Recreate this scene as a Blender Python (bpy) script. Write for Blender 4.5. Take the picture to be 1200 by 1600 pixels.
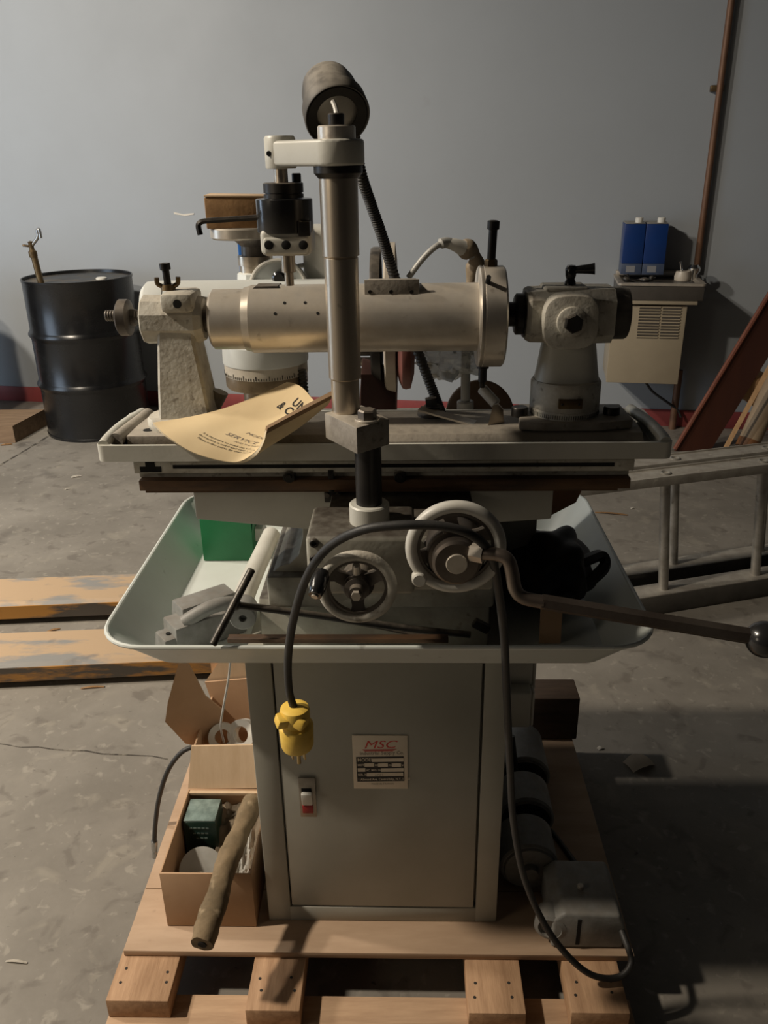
import bpy, bmesh, math, random
from mathutils import Vector, Matrix, noise
random.seed(7)
for _o in list(bpy.data.objects): bpy.data.objects.remove(_o)
scene = bpy.context.scene
COL = scene.collection
PI = math.pi
V = Vector

# ------------------------------------------------------------------ camera
F_PX, PITCH, ROLL, CAM_H = 1294.0, math.radians(23.3), math.radians(-0.9), 1.48
cd = bpy.data.cameras.new('camera'); cam = bpy.data.objects.new('camera', cd); COL.objects.link(cam)
cd.sensor_fit = 'VERTICAL'; cd.sensor_height = 32.0; cd.lens = F_PX / 1600.0 * 32.0
cd.clip_start = 0.02
cam.matrix_world = Matrix.Translation((0, 0, CAM_H)) @ Matrix.Rotation(PI / 2 - PITCH, 4, 'X') @ Matrix.Rotation(ROLL, 4, 'Z')
scene.camera = cam

# ------------------------------------------------------------------ world and lights
w = bpy.data.worlds.new('world'); scene.world = w; w.use_nodes = True
w.node_tree.nodes['Background'].inputs[0].default_value = (0.75, 0.8, 1.0, 1)
w.node_tree.nodes['Background'].inputs[1].default_value = 0.006
scene.view_settings.view_transform = 'Standard'; scene.view_settings.look = 'None'
scene.view_settings.gamma = 1.0; scene.view_settings.use_curve_mapping = False
scene.view_settings.exposure = 0.0

def area_light(name, loc, target, sx, sy, power, color, shape='RECTANGLE'):
    l = bpy.data.lights.new(name, 'AREA'); l.shape = shape; l.size = sx; l.size_y = sy
    l.energy = power; l.color = color
    o = bpy.data.objects.new(name, l); COL.objects.link(o); o.location = loc
    o.rotation_euler = (V(target) - V(loc)).to_track_quat('-Z', 'Y').to_euler()
    return o
area_light('ceiling_lamp_light', (-3.2, 2.0, 3.6), (-3.3, 4.2, 0.9), 0.25, 0.25, 145, (1.0, 0.90, 0.76), 'DISK')
area_light('bay_lamp_light', (-2.7, 0.97, 3.4), (-2.7, 1.0, 0.0), 0.22, 0.22, 165, (1.0, 0.87, 0.70), 'DISK')
area_light('doorway_daylight', (-5.0, 2.4, 1.25), (-2.6, 4.6, 1.1), 1.6, 2.2, 52, (0.66, 0.81, 1.0))
area_light('front_fill_light', (-2.6, -0.3, 1.7), (-0.1, 1.1, 0.8), 0.8, 0.8, 5.0, (1.0, 0.85, 0.66), 'DISK')  # added soft fill for the machine's front faces, not an actual lamp

# ------------------------------------------------------------------ frames and pixel helpers (a ray met by a plane at a real depth)
cr, sr, cp, sp = math.cos(ROLL), math.sin(ROLL), math.cos(PITCH), math.sin(PITCH)
EYE = V((0, 0, CAM_H))
def ray(px, py):
    x, y = (px - 600) / F_PX, (800 - py) / F_PX
    x, y = x * cr - y * sr, x * sr + y * cr
    return V((x, y * sp + cp, y * cp - sp))
MA = math.radians(-1.7)
FRM = Matrix.Translation((0, 1.2, 0)) @ Matrix.Rotation(MA, 4, 'Z') @ Matrix.Translation((0, -1.2, 0))
WA = math.radians(-10.75)
FRW = Matrix.Translation((0.167, 4.93, 0)) @ Matrix.Rotation(WA, 4, 'Z')
FRL = Matrix.Translation((0.98, 2.55, 0)) @ Matrix.Rotation(math.radians(15.0), 4, 'Z')
I4 = Matrix.Identity(4)
def at(fr, px, py, Y):
    inv = fr.inverted(); o = inv @ EYE; d = inv.to_3x3() @ ray(px, py)
    return o + d * ((Y - o.y) / d.y)
def atz(fr, px, py, z):
    inv = fr.inverted(); o = inv @ EYE; d = inv.to_3x3() @ ray(px, py)
    return o + d * ((z - o.z) / d.z)
def M(px, py, Y): return at(FRM, px, py, Y)
def MZ(px, py, z): return atz(FRM, px, py, z)
def Wp(px, py, t): return at(FRW, px, py, t)
def G(px, py, z=0.0): return atz(I4, px, py, z)
def mm(npx, p, fr=None):                          # size of npx pixels at a point of the frame
    q = (fr or FRM) @ V(p) - EYE
    return npx * (q.y * cp - q.z * sp) / F_PX
FR = [I4]

# ------------------------------------------------------------------ mesh builder
def basis(ax):
    ax = V(ax).normalized()
    u = ax.cross(V((0, 0, 1)))
    if u.length < 1e-4: u = V((1, 0, 0))
    u.normalize(); return ax, u, ax.cross(u).normalized()
def catmull(pts, res):
    pts = [V(p) for p in pts]; out = []
    n = len(pts)
    for i in range(n - 1):
        p0 = pts[i - 1] if i else pts[0] * 2 - pts[1]
        p1, p2 = pts[i], pts[i + 1]
        p3 = pts[i + 2] if i + 2 < n else pts[-1] * 2 - pts[-2]
        for k in range(res):
            t = k / res
            out.append(0.5 * ((2 * p1) + (p2 - p0) * t + (2 * p0 - 5 * p1 + 4 * p2 - p3) * t * t + (3 * p1 - p0 - 3 * p2 + p3) * t ** 3))
    out.append(pts[-1]); return out
class B:
    def __init__(s): s.bm = bmesh.new()
    def loops(s, loops, closed=True, cap0=True, cap1=True):
        bm = s.bm; L = [[bm.verts.new(p) for p in lp] for lp in loops]
        n = len(L[0])
        for a, b in zip(L[:-1], L[1:]):
            for i in range(n if closed else n - 1):
                j = (i + 1) % n
                try: bm.faces.new((a[i], a[j], b[j], b[i]))
                except ValueError: pass
        if cap0: bm.faces.new(L[0][::-1])
        if cap1: bm.faces.new(L[-1])
        return s
    def box(s, c, size, rot=(0, 0, 0), bev=0.0, seg=2):
        from mathutils import Euler
        m = Matrix.Translation(c) @ Euler(rot).to_matrix().to_4x4() @ Matrix.Diagonal((size[0], size[1], size[2], 1))
        r = bmesh.ops.create_cube(s.bm, size=1.0, matrix=m)
        if bev > 0:
            ed = list({e for v in r['verts'] for e in v.link_edges})
            bmesh.ops.bevel(s.bm, geom=ed, offset=bev, segments=seg, affect='EDGES', profile=0.5)
        return s
    def bb(s, a, b, bev=0.0, seg=2):
        a, b = V(a), V(b)
        return s.box((a + b) / 2, [abs(x) for x in (b - a)], bev=bev, seg=seg)
    def lathe(s, p0, ax, prof, n=32, phase=0.0, ring=False):
        p0 = V(p0); ax, u, v = basis(ax); bm = s.bm; rows = []
        for r, t in prof:
            c = p0 + ax * t
            if r < 1e-6: rows.append([bm.verts.new(c)])
            else: rows.append([bm.verts.new(c + (u * math.cos(phase + 2 * PI * i / n) + v * math.sin(phase + 2 * PI * i / n)) * r) for i in range(n)])
        if ring: rows.append(rows[0])
        for a, b in zip(rows[:-1], rows[1:]):
            for i in range(n):
                j = (i + 1) % n
                if len(a) == 1 and len(b) == 1: continue
                if len(a) == 1: bm.faces.new((a[0], b[j], b[i]))
                elif len(b) == 1: bm.faces.new((a[i], a[j], b[0]))
                else: bm.faces.new((a[i], a[j], b[j], b[i]))
        return s
    def cyl(s, p0, p1, r0, r1=None, n=28, bev=0.0):
        p0, p1 = V(p0), V(p1); L = (p1 - p0).length; r1 = r0 if r1 is None else r1
        b = min(bev, L * 0.4, r0 * 0.9, r1 * 0.9)
        pr = [(0, 0), (r0 - b, 0), (r0, b), (r1, L - b), (r1 - b, L), (0, L)] if b > 0 else [(0, 0), (r0, 0), (r1, L), (0, L)]
        return s.lathe(p0, p1 - p0, pr, n)
    def torus(s, c, ax, R, r, n=48, m=12, sq=1.0):
        return s.lathe(c, ax, [(R + r * math.cos(2 * PI * k / m), sq * r * math.sin(2 * PI * k / m)) for k in range(m)], n, ring=True)
    def sphere(s, c, r, n=24, m=12, ax=(0, 0, 1), sq=1.0):
        return s.lathe(c, ax, [(r * math.sin(PI * k / m) if 0 < k < m else 0, -sq * r * math.cos(PI * k / m)) for k in range(m + 1)], n)
    def tube(s, pts, r, n=10, res=8, smooth=True):
        P = catmull(pts, res) if smooth else [V(p) for p in pts]
        k = len(P); rr = r if callable(r) else (lambda t: r)
        T = [(P[min(i + 1, k - 1)] - P[max(i - 1, 0)]).normalized() for i in range(k)]
        _, u, _ = basis(T[0]); lo = []
        for i in range(k):
            u = (u - T[i] * u.dot(T[i])).normalized(); v = T[i].cross(u)
            q = rr(i / (k - 1))
            lo.append([P[i] + (u * math.cos(2 * PI * j / n) + v * math.sin(2 * PI * j / n)) * q for j in range(n)])
        return s.loops(lo)
    def prism(s, poly, o, ux, uy, dv, bev=0.0, seg=2):
        o, ux, uy, dv = V(o), V(ux), V(uy), V(dv)
        a = [s.bm.verts.new(o + ux * x + uy * y) for x, y in poly]
        b = [s.bm.verts.new(o + ux * x + uy * y + dv) for x, y in poly]
        n = len(a); fs = [s.bm.faces.new(a[::-1]), s.bm.faces.new(b)]
        for i in range(n): fs.append(s.bm.faces.new((a[i], a[(i + 1) % n], b[(i + 1) % n], b[i])))
        if bev > 0:
            bmesh.ops.recalc_face_normals(s.bm, faces=fs)
            ed = list({e for f in fs for e in f.edges})
            bmesh.ops.bevel(s.bm, geom=ed, offset=bev, segments=seg, affect='EDGES', profile=0.5)
        return s
    def sheet(s, fn, nu, nv, thick=0.0):
        bm = s.bm
        g = [[bm.verts.new(fn(i / nu, j / nv)) for i in range(nu + 1)] for j in range(nv + 1)]
        fs = [bm.faces.new((g[j][i], g[j][i + 1], g[j + 1][i + 1], g[j + 1][i])) for j in range(nv) for i in range(nu)]
        if thick: bmesh.ops.solidify(bm, geom=fs, thickness=thick)
        return s
def make_mesh(bm, name, off, fr, angle=38.0, recalc=True):
    if recalc: bmesh.ops.recalc_face_normals(bm, faces=bm.faces[:])
    bm.transform(Matrix.Translation(-V(off)) @ fr)
    me = bpy.data.meshes.new(name); bm.to_mesh(me); bm.free()
    me.polygons.foreach_set('use_smooth', [True] * len(me.polygons))
    me.set_sharp_from_angle(angle=math.radians(angle))
    return me
def thing(name, label, cat, base, group=None, kind=None):
    o = bpy.data.objects.new(name, None); COL.objects.link(o); o.empty_display_size = 0.05
    o.location = FR[0] @ V(base)
    o['label'] = label
    if kind: o['kind'] = kind
    if cat: o['category'] = cat
    if group: o['group'] = group
    return o
def wloc(o):
    l = V(o.location)
    while o.parent: o = o.parent; l = l + V(o.location)
    return l
def part(name, b, mat, parent, label=None, angle=38.0, recalc=True):
    me = make_mesh(b.bm, name, wloc(parent), FR[0], angle, recalc); me.materials.append(mat)
    o = bpy.data.objects.new(name, me); COL.objects.link(o); o.parent = parent
    if label: o['label'] = label
    return o
def solo(name, b, mat, base, label=None, cat=None, group=None, kind=None, angle=38.0):
    loc = FR[0] @ V(base)
    me = make_mesh(b.bm, name, loc, FR[0], angle); me.materials.append(mat)
    o = bpy.data.objects.new(name, me); COL.objects.link(o); o.location = loc
    if label: o['label'] = label
    if cat: o['category'] = cat
    if group: o['group'] = group
    if kind: o['kind'] = kind
    return o
def text_bm(body, size, shear=0.0, align='LEFT', extrude=0.0, space=1.0, bold=0.0):
    cu = bpy.data.curves.new('txt', 'FONT'); cu.body = body; cu.size = size; cu.align_x = align; cu.shear = shear
    cu.extrude = extrude; cu.space_character = space; cu.resolution_u = 3; cu.offset = bold
    o = bpy.data.objects.new('txt', cu); COL.objects.link(o)
    dg = bpy.context.evaluated_depsgraph_get()
    me = bpy.data.meshes.new_from_object(o.evaluated_get(dg))
    bm = bmesh.new(); bm.from_mesh(me)
    bpy.data.objects.remove(o); bpy.data.curves.remove(cu); bpy.data.meshes.remove(me)
    return bm

# ------------------------------------------------------------------ materials
def mat(name, c1, c2=None, scale=14, rough=0.5, metal=0.0, bump=0.0, bscale=None, lo=0.35, hi=0.65, speck=None,
        dust=None, coat=0.0, rvar=0.12, stretch=None, detail=6, alpha=None, trans=0.0):
    m = bpy.data.materials.new(name); m.use_nodes = True
    nt = m.node_tree; N = nt.nodes; L = nt.links; bs = N['Principled BSDF']
    tc = N.new('ShaderNodeTexCoord'); src = tc.outputs['Object']
    if stretch:
        mp = N.new('ShaderNodeMapping'); mp.inputs['Scale'].default_value = stretch; L.new(src, mp.inputs[0]); src = mp.outputs[0]
    n1 = N.new('ShaderNodeTexNoise'); n1.inputs['Scale'].default_value = scale; n1.inputs['Detail'].default_value = detail
    n1.inputs['Roughness'].default_value = 0.62; L.new(src, n1.inputs['Vector'])
    mr = N.new('ShaderNodeMapRange'); mr.inputs[1].default_value = lo; mr.inputs[2].default_value = hi; L.new(n1.outputs[0], mr.inputs[0])
    mx = N.new('ShaderNodeMix'); mx.data_type = 'RGBA'; L.new(mr.outputs[0], mx.inputs[0])
    mx.inputs[6].default_value = (*c1, 1); mx.inputs[7].default_value = (*(c2 or c1), 1)
    col = mx.outputs[2]
    if speck:                                   # (colour, scale, threshold, amount)
        n2 = N.new('ShaderNodeTexNoise'); n2.inputs['Scale'].default_value = speck[1]; n2.inputs['Detail'].default_value = 3
        L.new(tc.outputs['Object'], n2.inputs['Vector'])
        r2 = N.new('ShaderNodeMapRange'); r2.inputs[1].default_value = speck[2]; r2.inputs[2].default_value = speck[2] + 0.1
        r2.inputs[4].default_value = speck[3]; L.new(n2.outputs[0], r2.inputs[0])
        m2 = N.new('ShaderNodeMix'); m2.data_type = 'RGBA'; L.new(r2.outputs[0], m2.inputs[0]); L.new(col, m2.inputs[6])
        m2.inputs[7].default_value = (*speck[0], 1); col = m2.outputs[2]
    rsrc = None
    if dust:                                    # settled grinding dust: (colour, amount)
        ge = N.new('ShaderNodeNewGeometry'); sx = N.new('ShaderNodeSeparateXYZ'); L.new(ge.outputs['Normal'], sx.inputs[0])
        r3 = N.new('ShaderNodeMapRange'); r3.inputs[1].default_value = 0.25; r3.inputs[2].default_value = 0.95
        r3.inputs[4].default_value = dust[1]; L.new(sx.outputs[2], r3.inputs[0])
        n3 = N.new('ShaderNodeTexNoise'); n3.inputs['Scale'].default_value = 60; n3.inputs['Detail'].default_value = 5; L.new(tc.outputs['Object'], n3.inputs['Vector'])
        r4 = N.new('ShaderNodeMapRange'); r4.inputs[1].default_value = 0.3; r4.inputs[2].default_value = 0.6; r4.inputs[3].default_value = dust[2] if len(dust) > 2 else 0.3; L.new(n3.outputs[0], r4.inputs[0])
        mu = N.new('ShaderNodeMath'); mu.operation = 'MULTIPLY'; L.new(r3.outputs[0], mu.inputs[0]); L.new(r4.outputs[0], mu.inputs[1])
        m3 = N.new('ShaderNodeMix'); m3.data_type = 'RGBA'; L.new(mu.outputs[0], m3.inputs[0]); L.new(col, m3.inputs[6])
        m3.inputs[7].default_value = (*dust[0], 1); col = m3.outputs[2]
        if metal > 0:
            m4 = N.new('ShaderNodeMath'); m4.operation = 'MULTIPLY_ADD'; m4.inputs[1].default_value = -metal; m4.inputs[2].default_value = metal
            L.new(mu.outputs[0], m4.inputs[0]); L.new(m4.outputs[0], bs.inputs['Metallic'])
    L.new(col, bs.inputs['Base Color'])
    rr = N.new('ShaderNodeMapRange'); rr.inputs[3].default_value = max(0.02, rough - rvar); rr.inputs[4].default_value = min(1, rough + rvar)
    L.new(n1.outputs[0], rr.inputs[0]); L.new(rr.outputs[0], bs.inputs['Roughness'])
    if not (dust and metal > 0): bs.inputs['Metallic'].default_value = metal
    bs.inputs['Coat Weight'].default_value = coat
    if trans: bs.inputs['Transmission Weight'].default_value = trans
    if alpha is not None: bs.inputs['Alpha'].default_value = alpha
    if bump:
        nb = N.new('ShaderNodeTexNoise'); nb.inputs['Scale'].default_value = bscale or scale * 6; nb.inputs['Detail'].default_value = 4; L.new(src, nb.inputs['Vector'])
        bp = N.new('ShaderNodeBump'); bp.inputs['Strength'].default_value = bump; bp.inputs['Distance'].default_value = 0.004
        L.new(nb.outputs[0], bp.inputs['Height']); L.new(bp.outputs[0], bs.inputs['Normal'])
    return m
DUSTC = (0.42, 0.37, 0.30)
m_paint = mat('machine_paint', (0.60, 0.595, 0.54), (0.53, 0.52, 0.46), 9, 0.42, bump=0.04, bscale=160)
m_paintd = mat('dusty_machine_paint', (0.60, 0.585, 0.52), (0.42, 0.39, 0.33), 30, 0.6, bump=0.25, bscale=140, speck=((0.17, 0.145, 0.115), 90, 0.61, 0.65), dust=((0.55, 0.50, 0.42), 0.6))
m_trayp = mat('tray_paint', (0.66, 0.70, 0.675), (0.60, 0.63, 0.60), 7, 0.38, bump=0.03, speck=((0.16, 0.14, 0.11), 30, 0.68, 0.5))
m_wheelp = mat('white_wheel_paint', (0.66, 0.65, 0.60), (0.55, 0.53, 0.48), 18, 0.4, speck=((0.1, 0.09, 0.08), 60, 0.7, 0.6))
m_motorp = mat('motor_paint', (0.66, 0.69, 0.675), (0.60, 0.62, 0.60), 8, 0.45, bump=0.03)
m_steel = mat('ground_steel', (0.76, 0.71, 0.635), (0.62, 0.565, 0.485), 16, 0.36, 0.6, bump=0.04, bscale=90, rvar=0.1, dust=(DUSTC, 0.75), speck=((0.16, 0.12, 0.09), 45, 0.66, 0.5))
m_steel2 = mat('column_steel', (0.60, 0.525, 0.425), (0.44, 0.37, 0.29), 12, 0.36, 0.9, bump=0.03, bscale=120, stretch=(1, 1, 0.35), speck=((0.06, 0.045, 0.035), 40, 0.68, 0.7))
m_bright = mat('bright_steel', (0.66, 0.62, 0.55), (0.52, 0.47, 0.40), 20, 0.32, 0.6, dust=(DUSTC, 0.6))
m_darksteel = mat('dark_steel', (0.14, 0.125, 0.11), (0.085, 0.072, 0.062), 20, 0.42, 0.5, bump=0.05, dust=((0.34, 0.29, 0.23), 0.55))
m_black = mat('black_oxide', (0.018, 0.017, 0.017), (0.03, 0.027, 0.024), 30, 0.38, 0.4, dust=((0.30, 0.26, 0.21), 0.45))
m_blk = mat('black_hole', (0.004, 0.004, 0.004), None, 10, 0.9)
m_blackplastic = mat('black_plastic', (0.012, 0.012, 0.013), (0.02, 0.02, 0.02), 20, 0.22, coat=0.3)
m_rubber = mat('black_rubber', (0.022, 0.022, 0.023), (0.04, 0.038, 0.035), 30, 0.55, bump=0.05)
m_lampd = mat('dusty_black_lamp', (0.05, 0.046, 0.042), (0.10, 0.09, 0.078), 20, 0.6, dust=((0.46, 0.42, 0.36), 0.9))
m_rust = mat('rusty_slideway', (0.17, 0.095, 0.05), (0.07, 0.045, 0.03), 25, 0.5, 0.4, bump=0.1, stretch=(0.3, 1, 1))
m_brownp = mat('brown_panel', (0.20, 0.085, 0.03), (0.13, 0.055, 0.02), 12, 0.6)
m_cast = mat('dusty_cast_iron', (0.34, 0.31, 0.265), (0.22, 0.195, 0.165), 30, 0.6, 0.2, bump=0.15, dust=((0.44, 0.395, 0.33), 0.8), speck=((0.07, 0.06, 0.05), 80, 0.62, 0.6))
m_greycast = mat('grey_cast_block', (0.27, 0.275, 0.265), (0.18, 0.18, 0.17), 25, 0.55, bump=0.08, dust=((0.2, 0.17, 0.14), 0.5))
m_manila = mat('manila_paper', (0.80, 0.64, 0.39), (0.72, 0.56, 0.33), 9, 0.75, bump=0.02, speck=((0.45, 0.33, 0.19), 14, 0.7, 0.35))
m_page = mat('page_paper', (0.78, 0.68, 0.50), (0.66, 0.56, 0.40), 60, 0.8, stretch=(1, 1, 9))
m_spine = mat('brown_spine_tape', (0.26, 0.16, 0.08), (0.20, 0.12, 0.06), 30, 0.6)
m_ink = mat('black_ink', (0.02, 0.018, 0.016), None, 10, 0.8)
m_inkg = mat('grey_ink', (0.22, 0.19, 0.16), None, 10, 0.8)
m_card = mat('cardboard', (0.50, 0.325, 0.20), (0.43, 0.275, 0.16), 6, 0.85, bump=0.05, bscale=60, speck=((0.3, 0.2, 0.12), 18, 0.68, 0.4))
m_cardl = mat('pale_cardboard', (0.62, 0.46, 0.31), (0.54, 0.39, 0.25), 8, 0.85, bump=0.05, stretch=(5, 1, 1))
m_cardd = mat('brown_cardboard', (0.30, 0.17, 0.07), (0.20, 0.11, 0.045), 25, 0.85, bump=0.15)
m_wood = mat('pallet_wood', (0.50, 0.31, 0.18), (0.34, 0.20, 0.11), 7, 0.75, bump=0.12, stretch=(9, 1, 9), speck=((0.16, 0.085, 0.045), 22, 0.7, 0.6))
m_woodx = mat('pallet_wood_cross', (0.50, 0.335, 0.21), (0.38, 0.245, 0.15), 7, 0.78, bump=0.12, stretch=(1, 9, 9), speck=((0.16, 0.09, 0.05), 20, 0.7, 0.6))
m_ply = mat('plywood', (0.46, 0.325, 0.22), (0.38, 0.26, 0.17), 5, 0.75, bump=0.06, stretch=(1, 5, 5), speck=((0.17, 0.10, 0.06), 26, 0.71, 0.6))
m_bark = mat('muddy_wood', (0.24, 0.17, 0.095), (0.125, 0.09, 0.05), 18, 0.85, bump=0.6, bscale=45, speck=((0.38, 0.29, 0.18), 35, 0.62, 0.6))
m_yellow = mat('yellow_plug', (0.90, 0.62, 0.12), (0.76, 0.48, 0.07), 30, 0.45, speck=((0.35, 0.22, 0.08), 60, 0.68, 0.5))
m_brass = mat('brass', (0.55, 0.40, 0.18), (0.4, 0.28, 0.12), 40, 0.35, 1.0)
m_white = mat('white_plastic', (0.72, 0.71, 0.66), (0.62, 0.60, 0.55), 20, 0.4)
m_red = mat('red_plastic', (0.42, 0.02, 0.02), (0.3, 0.015, 0.015), 20, 0.35)
m_platem = mat('switch_plate_metal', (0.36, 0.33, 0.29), (0.28, 0.255, 0.22), 30, 0.4, 0.8)
m_label = mat('label_cream', (0.82, 0.73, 0.60), (0.76, 0.67, 0.54), 30, 0.6)
m_labelk = mat('label_black', (0.012, 0.011, 0.01), None, 10, 0.5)
m_labelr = mat('label_red', (0.60, 0.045, 0.04), None, 10, 0.5)
m_labelg = mat('label_grey', (0.28, 0.25, 0.21), None, 10, 0.6)
m_green = mat('green_card', (0.02, 0.20, 0.075), (0.016, 0.165, 0.06), 10, 0.5)
m_dgreen = mat('dark_green_card', (0.012, 0.035, 0.028), (0.02, 0.05, 0.04), 20, 0.35)
m_teal = mat('pale_teal_plastic', (0.26, 0.34, 0.32), (0.10, 0.14, 0.13), 25, 0.25)
m_blue = mat('blue_tin', (0.010, 0.040, 0.17), (0.009, 0.034, 0.15), 8, 0.32, 0.1)
m_blue2 = mat('bright_blue', (0.03, 0.16, 0.55), None, 8, 0.4)
m_tinlow = mat('grey_blue_tin', (0.055, 0.075, 0.13), (0.07, 0.09, 0.14), 20, 0.4)
m_tin = mat('tin_top', (0.42, 0.40, 0.36), (0.34, 0.32, 0.28), 20, 0.45, 0.6)
m_drum = mat('black_drum', (0.006, 0.006, 0.0065), (0.010, 0.010, 0.010), 6, 0.27, coat=0.0, speck=((0.10, 0.075, 0.05), 10, 0.74, 0.4))
m_drumtop = mat('drum_lid', (0.03, 0.03, 0.03), (0.16, 0.115, 0.055), 7, 0.45, lo=0.5, hi=0.7)
m_brassold = mat('old_brass', (0.20, 0.14, 0.07), (0.11, 0.075, 0.04), 30, 0.45, 0.8)
m_galv = mat('galvanised', (0.55, 0.55, 0.54), (0.42, 0.41, 0.39), 30, 0.35, 1.0)
m_alu = mat('aluminium', (0.50, 0.48, 0.44), (0.36, 0.335, 0.29), 22, 0.5, 0.75, bump=0.06, speck=((0.12, 0.10, 0.08), 30, 0.66, 0.7))
m_alup = mat('dull_aluminium_web', (0.40, 0.375, 0.33), (0.28, 0.255, 0.22), 18, 0.6, 0.4, bump=0.08, speck=((0.62, 0.58, 0.5), 30, 0.66, 0.6))
m_fork = mat('worn_fork_paint', (0.25, 0.245, 0.235), (0.46, 0.33, 0.21), 2.2, 0.6, bump=0.12, bscale=60, lo=0.47, hi=0.53, stretch=(0.7, 2.5, 1), speck=((0.17, 0.165, 0.16), 9, 0.63, 0.9))
m_forky = mat('yellow_fork_side', (0.36, 0.17, 0.035), (0.075, 0.062, 0.05), 6, 0.5, lo=0.46, hi=0.56, stretch=(0.6, 1, 3))
m_cooler = mat('beige_enamel', (0.36, 0.30, 0.21), (0.32, 0.265, 0.185), 5, 0.45)
m_coolerd = mat('cooler_dark_band', (0.075, 0.065, 0.055), (0.055, 0.048, 0.04), 10, 0.4)
m_basin = mat('basin_steel', (0.46, 0.41, 0.34), (0.34, 0.30, 0.25), 14, 0.4, 0.25)
m_chrome = mat('chrome', (0.75, 0.74, 0.72), None, 20, 0.15, 1.0)
m_ceramic = mat('off_white_ceramic', (0.62, 0.56, 0.48), (0.52, 0.46, 0.38), 25, 0.4)
m_redwood = mat('red_brown_board', (0.075, 0.022, 0.011), (0.048, 0.014, 0.008), 5, 0.55, stretch=(1, 1, 0.2), bump=0.05)
m_rededge = mat('board_edge', (0.20, 0.065, 0.035), (0.15, 0.045, 0.025), 14, 0.7)
m_stick = mat('pine_stick', (0.48, 0.29, 0.14), (0.38, 0.22, 0.10), 9, 0.7, stretch=(6, 6, 1))
m_tubec = mat('cardboard_tube', (0.36, 0.27, 0.18), (0.30, 0.22, 0.14), 10, 0.7)
m_oldpipe = mat('brown_pipe', (0.20, 0.105, 0.06), (0.15, 0.08, 0.05), 12, 0.55, 0.3)
m_tape = mat('old_tape', (0.34, 0.27, 0.19), (0.24, 0.19, 0.13), 30, 0.7, bump=0.2)
m_pipe = mat('grey_pipe', (0.45, 0.45, 0.43), (0.36, 0.355, 0.33), 20, 0.4)
m_plastic = mat('dirty_clear_plastic', (0.75, 0.72, 0.64), (0.50, 0.54, 0.58), 16, 0.25, bump=0.5, bscale=60, alpha=0.62)
m_rwheel = mat('red_brown_wheel', (0.20, 0.065, 0.05), (0.13, 0.045, 0.035), 14, 0.6)
m_twheel = mat('tan_wheel', (0.24, 0.155, 0.095), (0.19, 0.12, 0.07), 20, 0.8, bump=0.1)
m_wwheel = mat('pale_wheel', (0.50, 0.45, 0.38), (0.40, 0.355, 0.29), 25, 0.7, speck=((0.15, 0.12, 0.1), 60, 0.66, 0.6))
m_guard = mat('dull_red_guard', (0.085, 0.04, 0.036), (0.06, 0.034, 0.03), 12, 0.5)
m_cloth = mat('black_bag', (0.012, 0.011, 0.011), (0.02, 0.018, 0.017), 15, 0.5, bump=0.1)
m_debris = mat('pale_debris', (0.66, 0.62, 0.55), None, 20, 0.8)
m_scale = mat('scale_ring', (0.60, 0.55, 0.46), (0.48, 0.43, 0.35), 25, 0.5)
m_brasst = mat('stained_steel', (0.30, 0.23, 0.15), (0.18, 0.135, 0.085), 18, 0.4, 0.8)
m_lever = mat('worn_lever_steel', (0.26, 0.22, 0.185), (0.15, 0.12, 0.10), 14, 0.34, 0.85, bump=0.05, speck=((0.36, 0.2, 0.12), 30, 0.68, 0.5))
m_grime = mat('grimy_saddle_paint', (0.42, 0.415, 0.36), (0.30, 0.28, 0.23), 18, 0.5, bump=0.1, bscale=120, dust=((0.06, 0.05, 0.04), 1.0, 0.8), speck=((0.09, 0.075, 0.06), 40, 0.66, 0.6))
m_oldwood = mat('old_skid_wood', (0.24, 0.16, 0.095), (0.17, 0.11, 0.065), 7, 0.8, stretch=(1, 6, 6))
m_hub = mat('worn_hub_steel', (0.20, 0.175, 0.15), (0.12, 0.10, 0.085), 16, 0.36, 0.8)
m_flange = mat('shade_toned_ladder_flange', (0.085, 0.077, 0.066), (0.055, 0.05, 0.043), 12, 0.65)  # shade on the lower rail's front painted in as a near-black colour
m_cab = mat('cabinet_paint', (0.40, 0.395, 0.35), (0.355, 0.348, 0.30), 6, 0.42, bump=0.03, bscale=160)
m_tinlabel = mat('tin_label', (0.24, 0.24, 0.25), None, 20, 0.6)
m_darkwood = mat('dark_timber', (0.11, 0.07, 0.045), (0.07, 0.045, 0.03), 9, 0.7, stretch=(1, 6, 6))
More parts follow.
